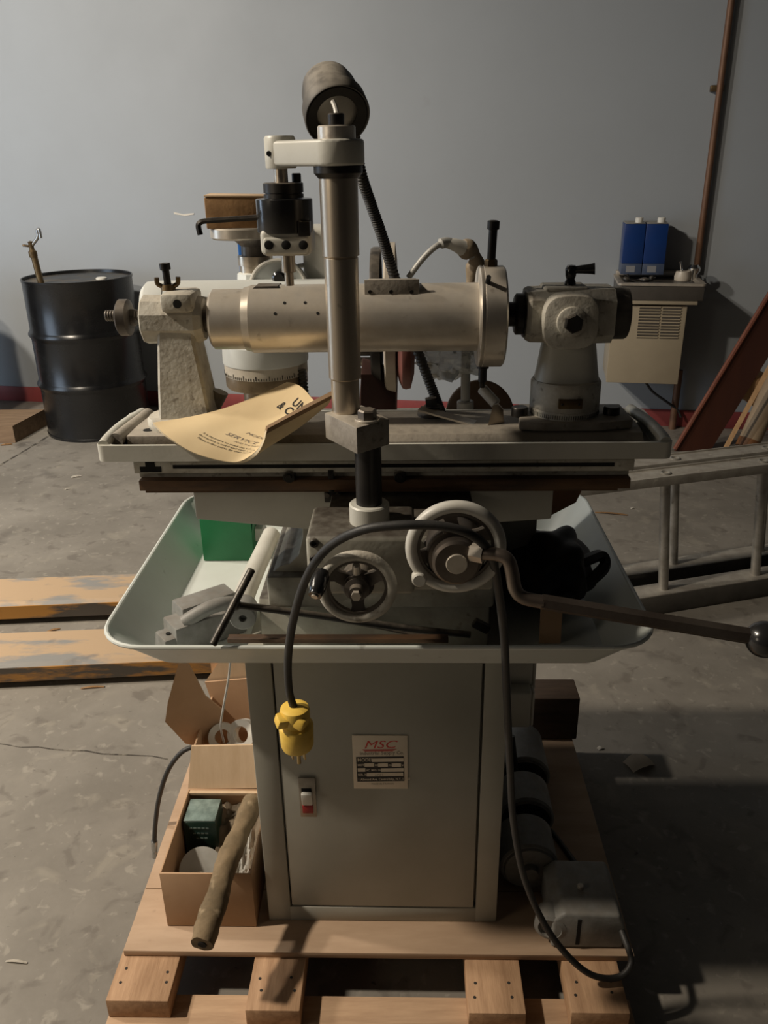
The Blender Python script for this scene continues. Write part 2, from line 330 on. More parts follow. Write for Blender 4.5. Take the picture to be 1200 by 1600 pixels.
# setting
def floor_mat():
    m = mat('concrete', (0.25, 0.23, 0.20), (0.17, 0.155, 0.133), 2.2, 0.62, bump=0.12, bscale=55, lo=0.36, hi=0.64, detail=10, speck=((0.085, 0.075, 0.065), 3.2, 0.63, 0.75), rvar=0.18)
    nt = m.node_tree; N, L = nt.nodes, nt.links; bs = N['Principled BSDF']; tc = N['Texture Coordinate']
    old = bs.inputs['Base Color'].links[0].from_socket
    for sc, th, c, am in ((30, 0.60, (0.34, 0.315, 0.27), 0.5), (9, 0.60, (0.29, 0.265, 0.22), 0.5), (14, 0.58, (0.115, 0.10, 0.085), 0.55), (70, 0.68, (0.05, 0.043, 0.036), 0.8), (110, 0.72, (0.5, 0.47, 0.42), 0.8)):
        n = N.new('ShaderNodeTexNoise'); n.inputs['Scale'].default_value = sc; n.inputs['Detail'].default_value = 8; n.inputs['Distortion'].default_value = 0.6
        L.new(tc.outputs['Object'], n.inputs['Vector'])
        r = N.new('ShaderNodeMapRange'); r.inputs[1].default_value = th; r.inputs[2].default_value = th + 0.09; r.inputs[4].default_value = am; L.new(n.outputs[0], r.inputs[0])
        mx = N.new('ShaderNodeMix'); mx.data_type = 'RGBA'; L.new(r.outputs[0], mx.inputs[0]); L.new(old, mx.inputs[6]); mx.inputs[7].default_value = (*c, 1); old = mx.outputs[2]
    L.new(old, bs.inputs['Base Color'])
    return m
m_floor = floor_mat()
m_wall = mat('wall_paint', (0.335, 0.362, 0.392), (0.31, 0.334, 0.36), 0.9, 0.55, bump=0.03, bscale=40, speck=((0.27, 0.28, 0.29), 5, 0.72, 0.5))
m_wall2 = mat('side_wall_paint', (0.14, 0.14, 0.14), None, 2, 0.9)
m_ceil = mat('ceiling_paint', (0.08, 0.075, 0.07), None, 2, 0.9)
m_base = mat('red_baseboard_paint', (0.30, 0.055, 0.055), (0.22, 0.045, 0.045), 6, 0.55)
m_joint = mat('floor_joint', (0.05, 0.043, 0.036), (0.22, 0.20, 0.165), 20, 0.9, lo=0.5, hi=0.62)

# ------------------------------------------------------------------ the room
FR[0] = I4
floor = solo('floor', B().bb((-5.2, -3.5, -0.12), (4.6, 7.0, 0.0)), m_floor, (0, 0, 0), kind='structure')
def floor_line(a, b, wd, n=26, jit=0.006):
    a, b = V(a), V(b); d = (b - a).normalized(); q = V((-d.y, d.x, 0)); bb_ = B(); L1 = []; 
    for i in range(n + 1):
        c = a.lerp(b, i / n) + q * random.uniform(-jit, jit); ww = wd * random.uniform(0.5, 1.3)
        L1.append([c - q * ww + V((0, 0, 0.0002)), c + q * ww + V((0, 0, 0.0002)), c + q * ww + V((0, 0, 0.0009)), c - q * ww + V((0, 0, 0.0009))])
    return bb_.loops(L1)
e1, e2 = G(0, 1163), G(262, 1186)
part('floor_joint', floor_line(e1 + (e1 - e2) * 1.5, e2, 0.0022), m_joint, floor)
e1, e2 = G(0, 727), G(62, 690)
part('floor_joint', floor_line(e1 + (e1 - e2) * 1.0, e2 + (e2 - e1) * 1.0, 0.007, jit=0.002), m_joint, floor)
FR[0] = FRW
solo('wall_back', B().bb((-6.5, 0, 0), (5.5, 0.15, 4.3)), m_wall, (0, 0, 0), kind='structure')
solo('baseboard_back', B().bb((-6.5, -0.008, 0), (5.5, 0.0, 0.1), bev=0.002), m_base, (0, 0, 0), kind='structure')
FR[0] = I4
wl = B().bb((-5.35, -3.5, 0), (-5.2, 1.2, 4.3)).bb((-5.35, 3.7, 0), (-5.2, 7, 4.3)).bb((-5.35, 1.2, 2.5), (-5.2, 3.7, 4.3))
solo('wall_left', wl, m_wall2, (-5.2, 0, 0), kind='structure')
solo('wall_right', B().bb((4.6, -3.5, 0), (4.75, 7, 4.3)), m_wall2, (4.6, 0, 0), kind='structure')
solo('ceiling', B().bb((-5.35, -3.5, 4.3), (4.75, 7.0, 4.4)), m_ceil, (0, 0, 4.3), kind='structure')

# ------------------------------------------------------------------ pallet (machine frame)
FR[0] = FRM
DZ = 0.11
pal = thing('wooden_pallet', 'worn wooden pallet with plywood top under the grey grinding machine', 'pallet', (-0.03, 1.4, 0))
seam = MZ(240, 1388, DZ).y
part('plywood_board', B().bb((-0.502, 1.095, 0.096), (0.455, seam - 0.001, DZ), bev=0.0015), m_ply, pal)
part('plywood_board', B().bb((-0.502, seam + 0.001, 0.096), (0.455, 1.80, DZ), bev=0.0015), m_ply, pal)
for (x0, x1, y0) in ((MZ(165, 1562, .095).x, MZ(262, 1566, .095).x, 1.005), (MZ(383, 1577, .095).x, MZ(468, 1580, .095).x, 0.99),
                 (MZ(732, 1580, .095).x, MZ(822, 1582, .095).x, 0.99), (MZ(893, 1583, .095).x, MZ(985, 1583, .095).x, 0.993)):
    part('stringer', B().bb((x0, y0, 0.052), (x1, 1.80, 0.0955), bev=0.002), m_wood, pal)
    for k in range(4):
        c = V((x0 + .018 + (x1 - x0 - .036) * (k % 2) + random.uniform(-.006, .006), y0 + .035 + .028 * (k // 2) + random.uniform(-.006, .006), 0.0956))
        part('nail_head', B().cyl(c, c + V((0, 0, 0.0006)), 0.0028, n=8), m_ink, pal)
part('bottom_board', B().bb((-0.51, 0.965, 0.03), (0.44, 1.052, 0.0515), bev=0.002), m_woodx, pal)
part('bottom_board', B().bb((-0.51, 0.90, 0.0), (0.44, 0.985, 0.0295), bev=0.002), m_woodx, pal)
part('bottom_board', B().bb((-0.51, 1.38, 0.03), (0.44, 1.47, 0.0515), bev=0.002), m_woodx, pal)
part('bottom_board', B().bb((-0.51, 1.71, 0.03), (0.46, 1.80, 0.0515), bev=0.002), m_woodx, pal)
for y in (1.42, 1.75): part('foot_board', B().bb((-0.51, y - .04, 0), (0.44, y + .04, 0.0295), bev=0.002), m_woodx, pal)
tb = B().bb((0.30, 1.715, DZ), (0.465, 1.80, 0.235), bev=0.003)
solo('timber_block', tb, m_darkwood, (0.38, 1.76, DZ), 'dark wooden block on the back right corner of the pallet', 'block')

# ------------------------------------------------------------------ the grinder
gr = thing('tool_grinder', 'grey tool and cutter grinding machine on a steel cabinet standing on the pallet', 'machine', (-0.015, 1.4, DZ))
CY = 1.166
xl, xr = -0.236, 0.206
dl, dr = M(440, 1230, CY).x, M(748, 1230, CY).x
dzb, dzt = M(600, 1417, CY).z, 0.705
cb = B()
cb.bb((xl, CY + 0.016, DZ), (xr, 1.60, 0.722), bev=0.004)
cb.bb((xl, CY, DZ + 0.0), (dl - .0015, CY + .02, 0.722), bev=0.002); cb.bb((dr + .003, CY, DZ), (xr, CY + .02, 0.722), bev=0.002)
cb.bb((dl - .004, CY, DZ), (dr + .004, CY + .02, dzb - .002), bev=0.002); cb.bb((dl - .004, CY, dzt + .002), (dr + .004, CY + .02, 0.722), bev=0.002)
part('cabinet', cb, m_cab, gr)
door = part('door', B().box(((dl + dr) / 2, CY + 0.008, (dzb + dzt) / 2), (dr - dl - .003, 0.016, dzt - dzb - .002), (0, 0, math.radians(-0.35)), bev=0.002), m_cab, gr)
# rocker switch
sw0, sw1 = M(466, 1213, CY), M(496, 1274, CY)
swp = part('switch_plate', B().bb((sw0.x, CY - .0045, sw1.z), (sw1.x, CY - .0015, sw0.z), bev=0.001), m_platem, gr, 'metal switch plate')
a, b = M(471, 1229, CY), M(489, 1266, CY)
part('switch_well', B().bb((a.x, CY - .0052, b.z), (b.x, CY - .004, a.z)), m_blk, swp)
b2 = M(490, 1253, CY)
part('rocker', B().box(((a.x + b2.x) / 2, CY - .009, (a.z + b2.z) / 2 - .002), (b2.x - a.x - .001, .008, a.z - b2.z - .004), (math.radians(12), 0, 0), bev=0.002), m_white, swp, 'white rocker')
part('indicator', B().bb((a.x + .0005, CY - .0085, b.z), (b2.x - .0005, CY - .005, b2.z - .001), bev=0.001), m_red, swp, 'red end of the switch')
# name plate with its printing
n0, n1 = M(550, 1148, CY), M(637, 1231, CY)
NW, NH = n1.x - n0.x, n0.z - n1.z
npl = part('name_plate', B().bb((n0.x, CY - .0025, n1.z), (n1.x, CY - .0012, n0.z), bev=0.0004), m_label, gr, 'cream maker plate with red and black print')
def print_on_plate(name, bm, u, v, material, lvl=0.0):
    b_ = B(); b_.bm.free(); b_.bm = bm
    ang = math.radians(1.2)
    bm.transform(Matrix(((NW * math.cos(ang), -NW * math.sin(ang), 0, n0.x + NW * u), (0, 0, -1, CY - .0027 - lvl), (NH * math.sin(ang), NH * math.cos(ang), 0, n1.z + NH * v), (0, 0, 0, 1))))
    return part(name, b_, material, npl, recalc=False)
def wide(bm, k):
    bm.transform(Matrix.Diagonal((k, 1, 1, 1))); return bm
def rect_bm(u0, v0, u1, v1, t=0.0002):
    return B().bb((0, 0, 0), (u1 - u0, v1 - v0, t)).bm
print_on_plate('plate_text', wide(text_bm('MSC', 0.20, shear=0.3), 1.5), 0.2, 0.765, m_labelr)
for k in range(3): print_on_plate('logo_bar', rect_bm(0, 0, 0.62 - 0.05 * k, 0.008), 0.18 + 0.02 * k, 0.735 - 0.014 * k, m_labelr)
print_on_plate('plate_text', text_bm('Industrial Supply Co.', 0.088, space=1.08, bold=0.002), 0.13, 0.645, m_labelg)
print_on_plate('print_block', rect_bm(0.07, 0.13, 0.94, 0.6), 0.07, 0.135, m_labelk)
for (u, v, ww) in ((0.35, 0.515, 0.58), (0.21, 0.425, 0.18), (0.46, 0.425, 0.18), (0.71, 0.425, 0.17), (0.085, 0.33, 0.14), (0.51, 0.33, 0.42), (0.25, 0.24, 0.67)):
    print_on_plate('blank_field', rect_bm(0, 0, ww, 0.065), u, v, m_label, .0003)
for (t, u, v, s_) in (('MODEL', 0.085, 0.522, 0.088), ('MOTOR', 0.085, 0.435, 0.055), ('HP', 0.405, 0.435, 0.055), ('PH', 0.655, 0.435, 0.05), ('V', 0.895, 0.435, 0.055),
                  ('AC. MFG. DATE', 0.24, 0.34, 0.05), ('SER. NO.', 0.085, 0.25, 0.06), ('1 Allwood Ave. Central Islip, N.Y. 11722', 0.085, 0.16, 0.058)):
    print_on_plate('plate_text', text_bm(t, s_, bold=0.001), u, v, m_label, .0003)
print_on_plate('plate_text', text_bm('MADE IN TAIWAN', 0.05), 0.33, 0.075, m_labelg)
print_on_plate('plate_text', text_bm('4 7 8 2', 0.055), 0.4, 0.25, m_labelg, .0006)
# chip tray
RZ, FZ = 0.785, 0.718
def rrect(x0, x1, y0, y1, z, r, n=7):
    out = []
    for cx, cy, a0 in ((x1 - r, y0 + r, -PI / 2), (x1 - r, y1 - r, 0), (x0 + r, y1 - r, PI / 2), (x0 + r, y0 + r, PI)):
        for k in range(n + 1):
            a_ = a0 + PI / 2 * k / n; out.append(V((cx + r * math.cos(a_), cy + r * math.sin(a_), z)))
    return out
TX0, TX1 = -0.452, 0.425
RY0 = 1.087
ct = B()
ct.loops([rrect(TX0 + .058, TX1 - .058, 1.15, 1.675, FZ - .003, .045), rrect(TX0, TX1, RY0, 1.735, RZ, .075), rrect(TX0 + .003, TX1 - .003, RY0 + .003, 1.732, RZ, .073), rrect(TX0 + .06, TX1 - .06, 1.152, 1.673, FZ, .044)])
tray = part('chip_tray', ct, m_trayp, gr)
rl = rrect(TX0, TX1, RY0, 1.735, RZ, .075); 
part('rolled_rim', B().tube(rl + [rl[0]], 0.0038, n=8, smooth=False), m_trayp, tray)
# base casting
bs_ = B()
bx0, bx1 = M(405, 960, 1.19).x, M(765, 960, 1.19).x
zt = M(600, 935, 1.19).z
bs_.bb((bx0, 1.19, FZ), (bx1, 1.58, zt), bev=0.006)
b2x0 = M(417, 920, 1.175).x; z2b, z2 = zt, M(430, 902, 1.175).z
bs_.bb((b2x0, 1.175, z2b - .01), (bx1 + .005, 1.56, z2), bev=0.006)
part('base_casting', bs_, m_grime, gr)
xc = M(476, 850, 1.19).x
prof = [(b2x0 + .004, z2 - .004), (b2x0 + .02, z2 + .01), (xc - .028, z2 + .014), (xc - .012, z2 + .03), (xc - .004, z2 + .06), (xc, 1.0), (bx1 - .03, 1.0), (bx1 - .03, z2 - .004)]
part('knee', B().prism(prof, (0, 1.195, 0), (1, 0, 0), (0, 0, 1), (0, 0.33, 0), bev=0.003), m_grime, gr)
part('clamp_cap', B().box(M(752, 978, 1.17), (.03, .012, .016), (0, math.radians(30), 0), bev=.003), m_black, gr)
part('base_slot', B().bb(M(703, 938, 1.186), M(730, 945, 1.19) + V((0, .006, 0))), m_blk, gr)
# saddle box
SY0, SY1, SZ = 0.992, 1.10, M(560, 839, 0.992).z
sx0, sx1 = M(478, 860, SY0).x, M(775, 860, SY0).x
szb = M(560, 930, SY0).z
sd = part('saddle', B().bb((sx0, SY0, szb), (M(648, 860, SY0).x, SY1, SZ), bev=0.007, seg=3).bb((M(640, 860, SY0).x, SY0 + .012, szb), (sx1, SY1, SZ - .004), bev=0.005).bb((sx0 + .02, SY1 - .01, szb + .005), (sx1 - .02, 1.24, SZ - .012), bev=.003), m_grime, gr)
for (px, py) in ((491, 848), (491, 873), (669, 847), (667, 868)):
    c = M(px, py, SY0); part('socket_screw', B().lathe(c, (0, -1, 0), [(0, -.003), (.0062, -.003), (.0062, .003), (.0052, .004), (.0032, .004), (.003, 0), (0, 0)], 18), m_black, sd)
# handwheels
def handwheel(cpx, cpy, Y, Rpx, rr, matrim, handle_px, spokes, hubr, name):
    c = M(cpx, cpy, Y); R = mm(Rpx, c)
    hw = part(name, B().torus(c, (0, 1, 0), R - rr, rr, 56, 12, 1.1), matrim, gr)
    part('wheel_web', B().lathe(c, (0, 1, 0), [(R - rr * 2.4, -.003), (R - rr * 1.2, -.003), (R - rr * 1.2, .004), (R - rr * 2.4, .004)], 48, ring=True), m_darksteel, hw)
    for a_ in spokes:
        d = V((math.cos(a_), 0, math.sin(a_))); q = V((-math.sin(a_), 0, math.cos(a_)))
        lo = []
        for t_, wd, yy in ((hubr * .6, .010, .008), (R * .55, .0075, .006), (R - rr * 1.3, .011, .0)):
            p_ = c + d * t_ + V((0, yy, 0)); lo.append([p_ + q * wd + V((0, -.004, 0)), p_ - q * wd + V((0, -.004, 0)), p_ - q * wd + V((0, .005, 0)), p_ + q * wd + V((0, .005, 0))])
        part('spoke', B().loops(lo), m_darksteel, hw)
    return hw, c, R
hw2, c2, R2 = handwheel(558, 917, 0.935, 63, .0068, m_paintd, None, (math.radians(-90), math.radians(28), math.radians(152)), .02, 'handwheel')
part('hub', B().lathe(c2 + V((0, .03, 0)), (0, -1, 0), [(0, -.03), (.012, -.03), (.012, 0), (.021, 0), (.022, .022), (.016, .028), (.016, .038), (.010, .04), (.010, .05), (0, .051)], 28), m_darksteel, hw2)
part('oil_cup', B().cyl(c2 + V((0, 0, .02)), c2 + V((0, -.004, .034)), .006, .005, 14, .001), m_bright, hw2)
part('hub_screw', B().cyl(c2 + V((0, -.02, 0)), c2 + V((0, -.026, 0)), .0065, n=6), m_bright, hw2)
h0 = M(504, 893, 0.925); h1 = M(492, 931, 0.895)
part('handle', B().tube([h0, h0.lerp(h1, .3), h0.lerp(h1, .75), h1], lambda t: .0085 + .0028 * math.sin(PI * min(1, t * 1.15)), 16, 6), m_blackplastic, hw2)
part('handle_screw', B().cyl(h1 - (h1 - h0).normalized() * .001, h1 + (h1 - h0).normalized() * .002, .0045, n=14), m_bright, hw2)
part('spindle', B().cyl(c2 + V((0, .02, 0)), V((c2.x, SY0 + .01, c2.z)), .012, n=20), m_darksteel, hw2)
hw1, c1, R1 = handwheel(712, 855, 0.93, 79, .0078, m_wheelp, None, (math.radians(25), math.radians(100), math.radians(200), math.radians(-65)), .03, 'handwheel')
hc = M(712, 868, 0.93)
part('hub', B().lathe(hc + V((0, .03, 0)), (0, -1, 0), [(0, -.01), (.036, -.01), (.037, .03), (.034, .036), (.030, .037), (.030, .05), (.0265, .053), (.014, .053), (.014, .051), (0, .051)], 40), m_hub, hw1)
part('spindle_end', B().cyl(hc + V((0, -.018, 0)), hc + V((0, -.0255, 0)), .0135, n=28, bev=.001), m_bright, hw1)
part('spindle', B().cyl(hc + V((0, .03, 0)), V((hc.x, SY0 + .01, hc.z)), .02, n=24), m_darksteel, hw1)
bp = M(655, 903, 0.925); part('rim_boss', B().cyl(bp + V((0, .008, 0)), bp + V((0, -.008, 0)), .0095, n=20, bev=.002), m_wheelp, hw1)
# feed lever
l0 = M(740, 868, 0.925)
lv = part('feed_lever', B().tube([M(742, 864, .91), M(775, 866, .90), M(793, 874, .895), M(800, 895, .892), M(805, 920, .888), M(818, 934, .885), M(850, 941, .88)], .0085, 14, 8), m_lever, gr)
e0, e1_, = M(846, 940, .881), M(1172, 994, .86)
dd = (e1_ - e0).normalized(); part('lever_bar', B().lathe(e0, dd, [(0, 0), (.0098, 0), (.0102, (e1_ - e0).length), (0, (e1_ - e0).length)], 6, phase=.3), m_lever, lv, angle=25)
part('lever_nut', B().cyl(M(736, 862, .912), M(756, 866, .905), .0115, n=6), m_bright, lv)
cball = M(1194, 999, .858); part('ball_knob', B().sphere(cball, mm(29, cball), 36, 18), m_blackplastic, lv, 'glossy black ball knob')

# table
TY = 1.13
tz = M(148, 697, TY).z; tzb = M(148, 722, TY).z
tx0, tx1 = M(148, 697, TY).x, M(1054, 691, TY).x
tb_y1 = MZ(235, 643, tz).y
tt = B()
tt.loops([rrect(tx0, tx1, TY, tb_y1, tzb, .012, 5), rrect(tx0, tx1, TY, tb_y1, tz, .012, 5), rrect(tx0 + .010, tx1 - .010, TY + .006, tb_y1 - .006, tz, .02, 5), rrect(tx0 + .012, tx1 - .012, TY + .007, tb_y1 - .007, tzb + .006, .02, 5)])
ttr = part('table_tray', tt, m_paint, gr)
for sgn, x0 in ((1, tx0), (-1, tx1)):      # rounded end webs of the tray
    pts = [V((x0 + sgn * .010, TY + .008, tz - .002)), V((x0 + sgn * .010, TY + .03, tz + .001)), V((x0 + sgn * .012, TY + .09, tz + .002)), V((x0 + sgn * .022, tb_y1 - .010, tz + .001))]
    part('end_lip', B().tube(pts, lambda t: .0085, 12, 8), m_paint, ttr)
part('end_roll', B().tube([M(181, 688, TY + .03), M(232, 648, tb_y1 - .015)], .011, 16, 2), m_cast, ttr)
part('shim_plate', B().bb((tx0 + .02, TY + .01, tzb + .004), (tx1 - .02, tb_y1 - .01, tzb + .012)), m_darksteel, ttr)
BY = 1.165
x0, x1 = M(210, 740, BY).x, M(990, 740, BY).x
z0 = M(600, 724, BY).z; za = M(600, 738, BY).z; zb = M(600, 748, BY).z; zc = M(600, 764, BY).z
part('table_body', B().bb((x0, BY, za), (x1, 1.295, z0 + .004), bev=.0015).bb((x0 + .004, BY + .012, zb), (x1 - .004, 1.29, za + .001)), m_paintd, gr)
part('table_groove', B().bb((x0 + .06, BY - .001, za + .008), (x1 - .03, BY + .003, za + .0135)), m_blk, gr)
tsl = B(); q = M(235, 730, BY)
tsl.bb((q.x - .007, BY - .001, q.z + .001), (q.x + .007, BY + .003, q.z + .013)).bb((q.x - .016, BY - .001, q.z - .008), (q.x + .016, BY + .003, q.z + .001)); part('tee_slot', tsl, m_blk, gr)
part('slideway', B().bb((x0 + .006, BY - .004, zc), (x1 - .004, 1.29, zb), bev=.001).bb((x0 + .012, BY + .004, zc - .006), (x1 - .02, 1.28, zc + .001)), m_rust, gr)
for px in (452, 625):
    c = M(px, 744, BY); part('tee_bolt', B().cyl(c + V((0, .01, 0)), c + V((0, -.006, 0)), .009, n=18, bev=.001).cyl(c + V((0, -.006, 0)), c + V((0, -.010, 0)), .005, n=6), m_black, gr)
AY = 1.185
a0, a1 = M(300, 760, AY), M(862, 812, AY)
zt_ = zc - .004
part('apron', B().prism([(a0.x, a1.z + .002), (M(478, 828, AY).x, M(478, 828, AY).z), (M(640, 826, AY).x, M(640, 826, AY).z), (a1.x, a1.z), (a1.x, zt_), (a0.x, zt_)], (0, AY, 0), (1, 0, 0), (0, 0, 1), (0, 0.09, 0), bev=.004), m_paint, gr)
c = M(519, 770, AY - .01)
part('stop_clamp', B().bb(M(506, 762, AY - .012), M(535, 781, AY) + V((0, .01, 0)), bev=.002).bb(M(512, 735, AY - .022), M(523, 765, AY - .012), bev=.001), m_black, gr)
for px in (511, 528):
    c = M(px, 773, AY - .012); part('clamp_screw', B().cyl(c, c + V((0, -.004, 0)), .004, n=12), m_darksteel, gr)
brk = [(M(862, 763, 1.28).x, zc - .004), (M(925, 763, 1.28).x, zc - .004), (M(900, 785, 1.28).x, M(900, 785, 1.28).z), (M(862, 800, 1.28).x, M(862, 805, 1.28).z), (M(790, 820, 1.28).x, M(790, 815, 1.28).z)]
part('way_cover', B().prism(brk, (0, 1.28, 0), (1, 0, 0), (0, 0, 1), (0, .02, 0)), m_brownp, gr, 'brown cover under the right end of the table')
# table top
tpz = M(1000, 676, 1.165).z
xtl, xtr = M(197, 680, 1.165).x, M(1005, 680, 1.165).x
tp = B()
xm = M(345, 680, 1.165).x
tp.bb((xtl, 1.165, tzb + .012), (xm, 1.285, tpz), bev=.0015)
part('end_plate', tp, m_cast, gr)
eh = MZ(232, 672, tpz); part('plate_hole', B().cyl(eh, eh + V((0, 0, .0006)), .008, n=20), m_blk, gr)
part('plate_slot', B().bb((eh.x + .0, 1.235, tpz), (eh.x + .045, 1.243, tpz + .0006)), m_blk, gr)
tp = B().prism([(1.165, tzb + .012), (1.165, tpz - .012), (1.175, tpz - .003), (1.195, tpz), (1.285, tpz), (1.285, tzb + .012)], (xm + .002, 0, 0), (0, 1, 0), (0, 0, 1), (xtr - xm, 0, 0), bev=.001)
part('table_top', tp, m_cast, gr)
th = MZ(688, 673, tpz - .008); part('plate_hole', B().sphere(th + V((0, -.0, .001)), .004, 12, 6), m_blk, gr)
# rear column, graduated swivel, motor head
RYc = 1.45
sw = M(414, 575, RYc); sr_ = mm(65, sw)
zz = [M(414, y, RYc).z for y in (545, 566, 584, 603)]
RC = V((sw.x, RYc + sr_ * .2, 0))
part('rear_column', B().lathe((RC.x - .01, RC.y, 0.97), (0, 0, 1), [(0, 0), (.06, 0), (.06, .04), (.034, .042), (.034, zz[3] - .97 + .004), (0, zz[3] - .97 + .004)], 32), m_brasst, gr)
part('swivel_base', B().lathe((RC.x, RC.y, zz[3]), (0, 0, 1), [(0, 0), (sr_ * .97, 0), (sr_ * .99, .004), (sr_ * .99, zz[2] - zz[3]), (0, zz[2] - zz[3])], 48), m_brasst, gr)
sc = part('graduated_ring', B().lathe((RC.x, RC.y, zz[2]), (0, 0, 1), [(0, 0), (sr_, 0), (sr_, zz[1] - zz[2]), (0, zz[1] - zz[2])], 64), m_scale, gr)
tk = B()
for k in range(44):
    a_ = -PI * 0.93 + k * PI * 0.86 / 43; d = V((math.cos(a_), math.sin(a_), 0)); h_ = .008 if k % 5 == 0 else .0045
    p_ = V((RC.x, RC.y, zz[2] + .001)) + d * (sr_ + .0001); q = V((-d.y, d.x, 0)) * .0006
    tk.loops([[p_ - q, p_ + q, p_ + q + d * .0005, p_ - q + d * .0005], [p_ - q + V((0, 0, h_)), p_ + q + V((0, 0, h_)), p_ + q + d * .0005 + V((0, 0, h_)), p_ - q + d * .0005 + V((0, 0, h_))]])
part('graduation_marks', tk, m_ink, sc)
part('swivel_top', B().lathe((RC.x, RC.y, zz[1]), (0, 0, 1), [(0, 0), (sr_ * 1.02, 0), (sr_ * 1.03, .003), (sr_ * 1.03, zz[0] - zz[1] + .01), (0, zz[0] - zz[1] + .01)], 48), m_motorp, gr)
mc = M(222, 486, RYc); mr_ = mm(43, mc); mxr = M(530, 486, RYc).x
mzc = mc.z
MCY = RYc + .02
part('motor_housing', B().lathe((mc.x + .001, MCY, mzc), (1, 0, 0), [(0, 0), (mr_ * .8, 0), (mr_ * .97, .008), (mr_, .02), (mr_, .04), (mr_ * .97, .0405), (mr_ * .97, .043), (mr_, .0435), (mr_, mxr - mc.x), (0, mxr - mc.x)], 48), m_motorp, gr)
part('motor_pedestal', B().bb((RC.x - .06, RC.y - .035, zz[0]), (RC.x + .06, RC.y + .06, mzc - .01), bev=.01), m_motorp, gr)
c = M(473, 590, RYc - .02)
tb_ = B(); top_ = M(471, 578, RYc - .02); bot_ = M(477, 622, RYc - .02)
pr = []
for k in range(17): pr += [(.006 if k % 2 else .0085, k * (top_ - bot_).length / 16)]
part('threaded_stud', B().lathe(bot_, top_ - bot_, [(0, 0)] + pr + [(0, pr[-1][1])], 14), m_black, gr)
# head body, guard and vertical spindle behind the motor
hb0, hb1 = M(470, 356, 1.52), M(535, 470, 1.52)
part('head_body', B().bb((hb0.x, 1.52, hb1.z), (hb1.x, 1.62, hb0.z), bev=.012, seg=3), m_paint, gr)
vs = M(397, 440, 1.50); VX = vs.x; VY = 1.53
def vz(py): return M(397, py, VY).z
def vr(n, py): return mm(n, (VX, VY, vz(py)))
part('spindle_housing', B().lathe((VX, VY, vz(470)), (0, 0, 1), [(0, 0), (vr(34, 450), 0), (vr(30, 426), vz(426) - vz(470)), (vr(26, 425), vz(424) - vz(470)), (0, vz(424) - vz(470))], 8, phase=PI / 8), m_motorp, gr, angle=30)
part('spindle_sleeve', B().lathe((VX, VY, vz(426)), (0, 0, 1), [(0, 0), (vr(25, 420), 0), (vr(25, 415), vz(414) - vz(426)), (vr(27, 413), vz(413.5) - vz(426)), (vr(27, 400), vz(399) - vz(426)), (0, vz(399) - vz(426))], 32), m_steel2, gr)
part('spindle_taper', B().lathe((VX, VY, vz(399)), (0, 0, 1), [(0, 0), (vr(21, 399), 0), (vr(21, 390), vz(384) - vz(399)), (vr(34, 376), vz(372) - vz(399)), (0, vz(372) - vz(399))], 32), m_darksteel, gr)
VD = M(378, 362, VY); vdr = mm(49, VD)
part('face_plate', B().lathe((VD.x, VY, vz(372)), (0, 0, 1), [(0, 0), (vdr - .004, 0), (vdr, .003), (vdr, vz(354) - vz(372) - .002), (vdr - .002, vz(354) - vz(372)), (0, vz(354) - vz(372))], 48), m_bright, gr)
bs0 = M(371, 380, 1.62); bs1 = M(379, 427, 1.62)
part('blue_strip', B().bb((bs0.x, 1.62, bs1.z - .02), (bs1.x + .004, 1.66, bs0.z + .01), bev=.001), m_blue2, gr, 'narrow blue strip behind the spindle')
gc = M(436, 452, 1.49); gR = mm(44, gc)
gd = B()
gpts = [(gR * math.cos(PI * k / 24), gR * math.sin(PI * k / 24)) for k in range(25)]
gd.prism(gpts, gc, (1, 0, 0), (0, 0, 1), (0, .03, 0), bev=.003); part('wheel_guard', gd, m_motorp, gr)
part('guard_rim', B().tube([gc + V((x_, -.002, z_)) for x_, z_ in gpts], .0035, 8, 1), m_wheelp, gr)
gc2 = M(478, 452, 1.53); part('guard_rim', B().tube([gc2 + V((.045 * math.cos(PI * k / 16), 0, .042 * math.sin(PI * k / 16))) for k in range(17)], .004, 8, 1), m_wheelp, gr)
kc = M(437, 434, 1.47); part('guard_knob', B().lathe(kc, (0, -1, 0), [(0, -.02), (.012, -.02), (.012, .008), (.0085, .012), (0, .012)], 22), m_blackplastic, gr)
# wheels to the right of the column
wc = M(612, 498, 1.46)
part('wheel_spindle', B().cyl((wc.x - .10, wc.y, wc.z), (wc.x + .06, wc.y, wc.z), .018, n=24), m_darksteel, gr)
part('grinding_wheel', B().lathe((wc.x - .012, wc.y, wc.z), (1, 0, 0), [(0, 0), (.123, 0), (.127, .003), (.127, .019), (.10, .022), (.04, .024), (0, .024)], 56), m_wwheel, gr, 'pale grinding wheel seen edge on')
part('wheel_flange', B().lathe((wc.x - .034, wc.y, wc.z), (1, 0, 0), [(0, 0), (.118, 0), (.12, .004), (.12, .016), (0, .018)], 48), m_black, gr)
wc3 = M(634, 505, 1.40)
part('grinding_wheel', B().lathe((wc3.x - .012, wc3.y, M(634, 533, 1.40).z), (1, 0, 0), [(0, -.006), (.04, -.006), (.066, 0), (.079, .006), (.081, .012), (.079, .02), (.055, .026), (0, .028)], 56), m_rwheel, gr, 'red-brown grinding wheel below the cylinder')
gp = [M(*p, 1.42) for p in ((566, 560), (600, 572), (619, 555), (622, 575), (620, 655), (560, 655))]
part('lower_guard', B().prism([(p.x, p.z) for p in gp], (0, 1.42, 0), (1, 0, 0), (0, 0, 1), (0, .012, 0), bev=.002), m_guard, gr)
gs = B()
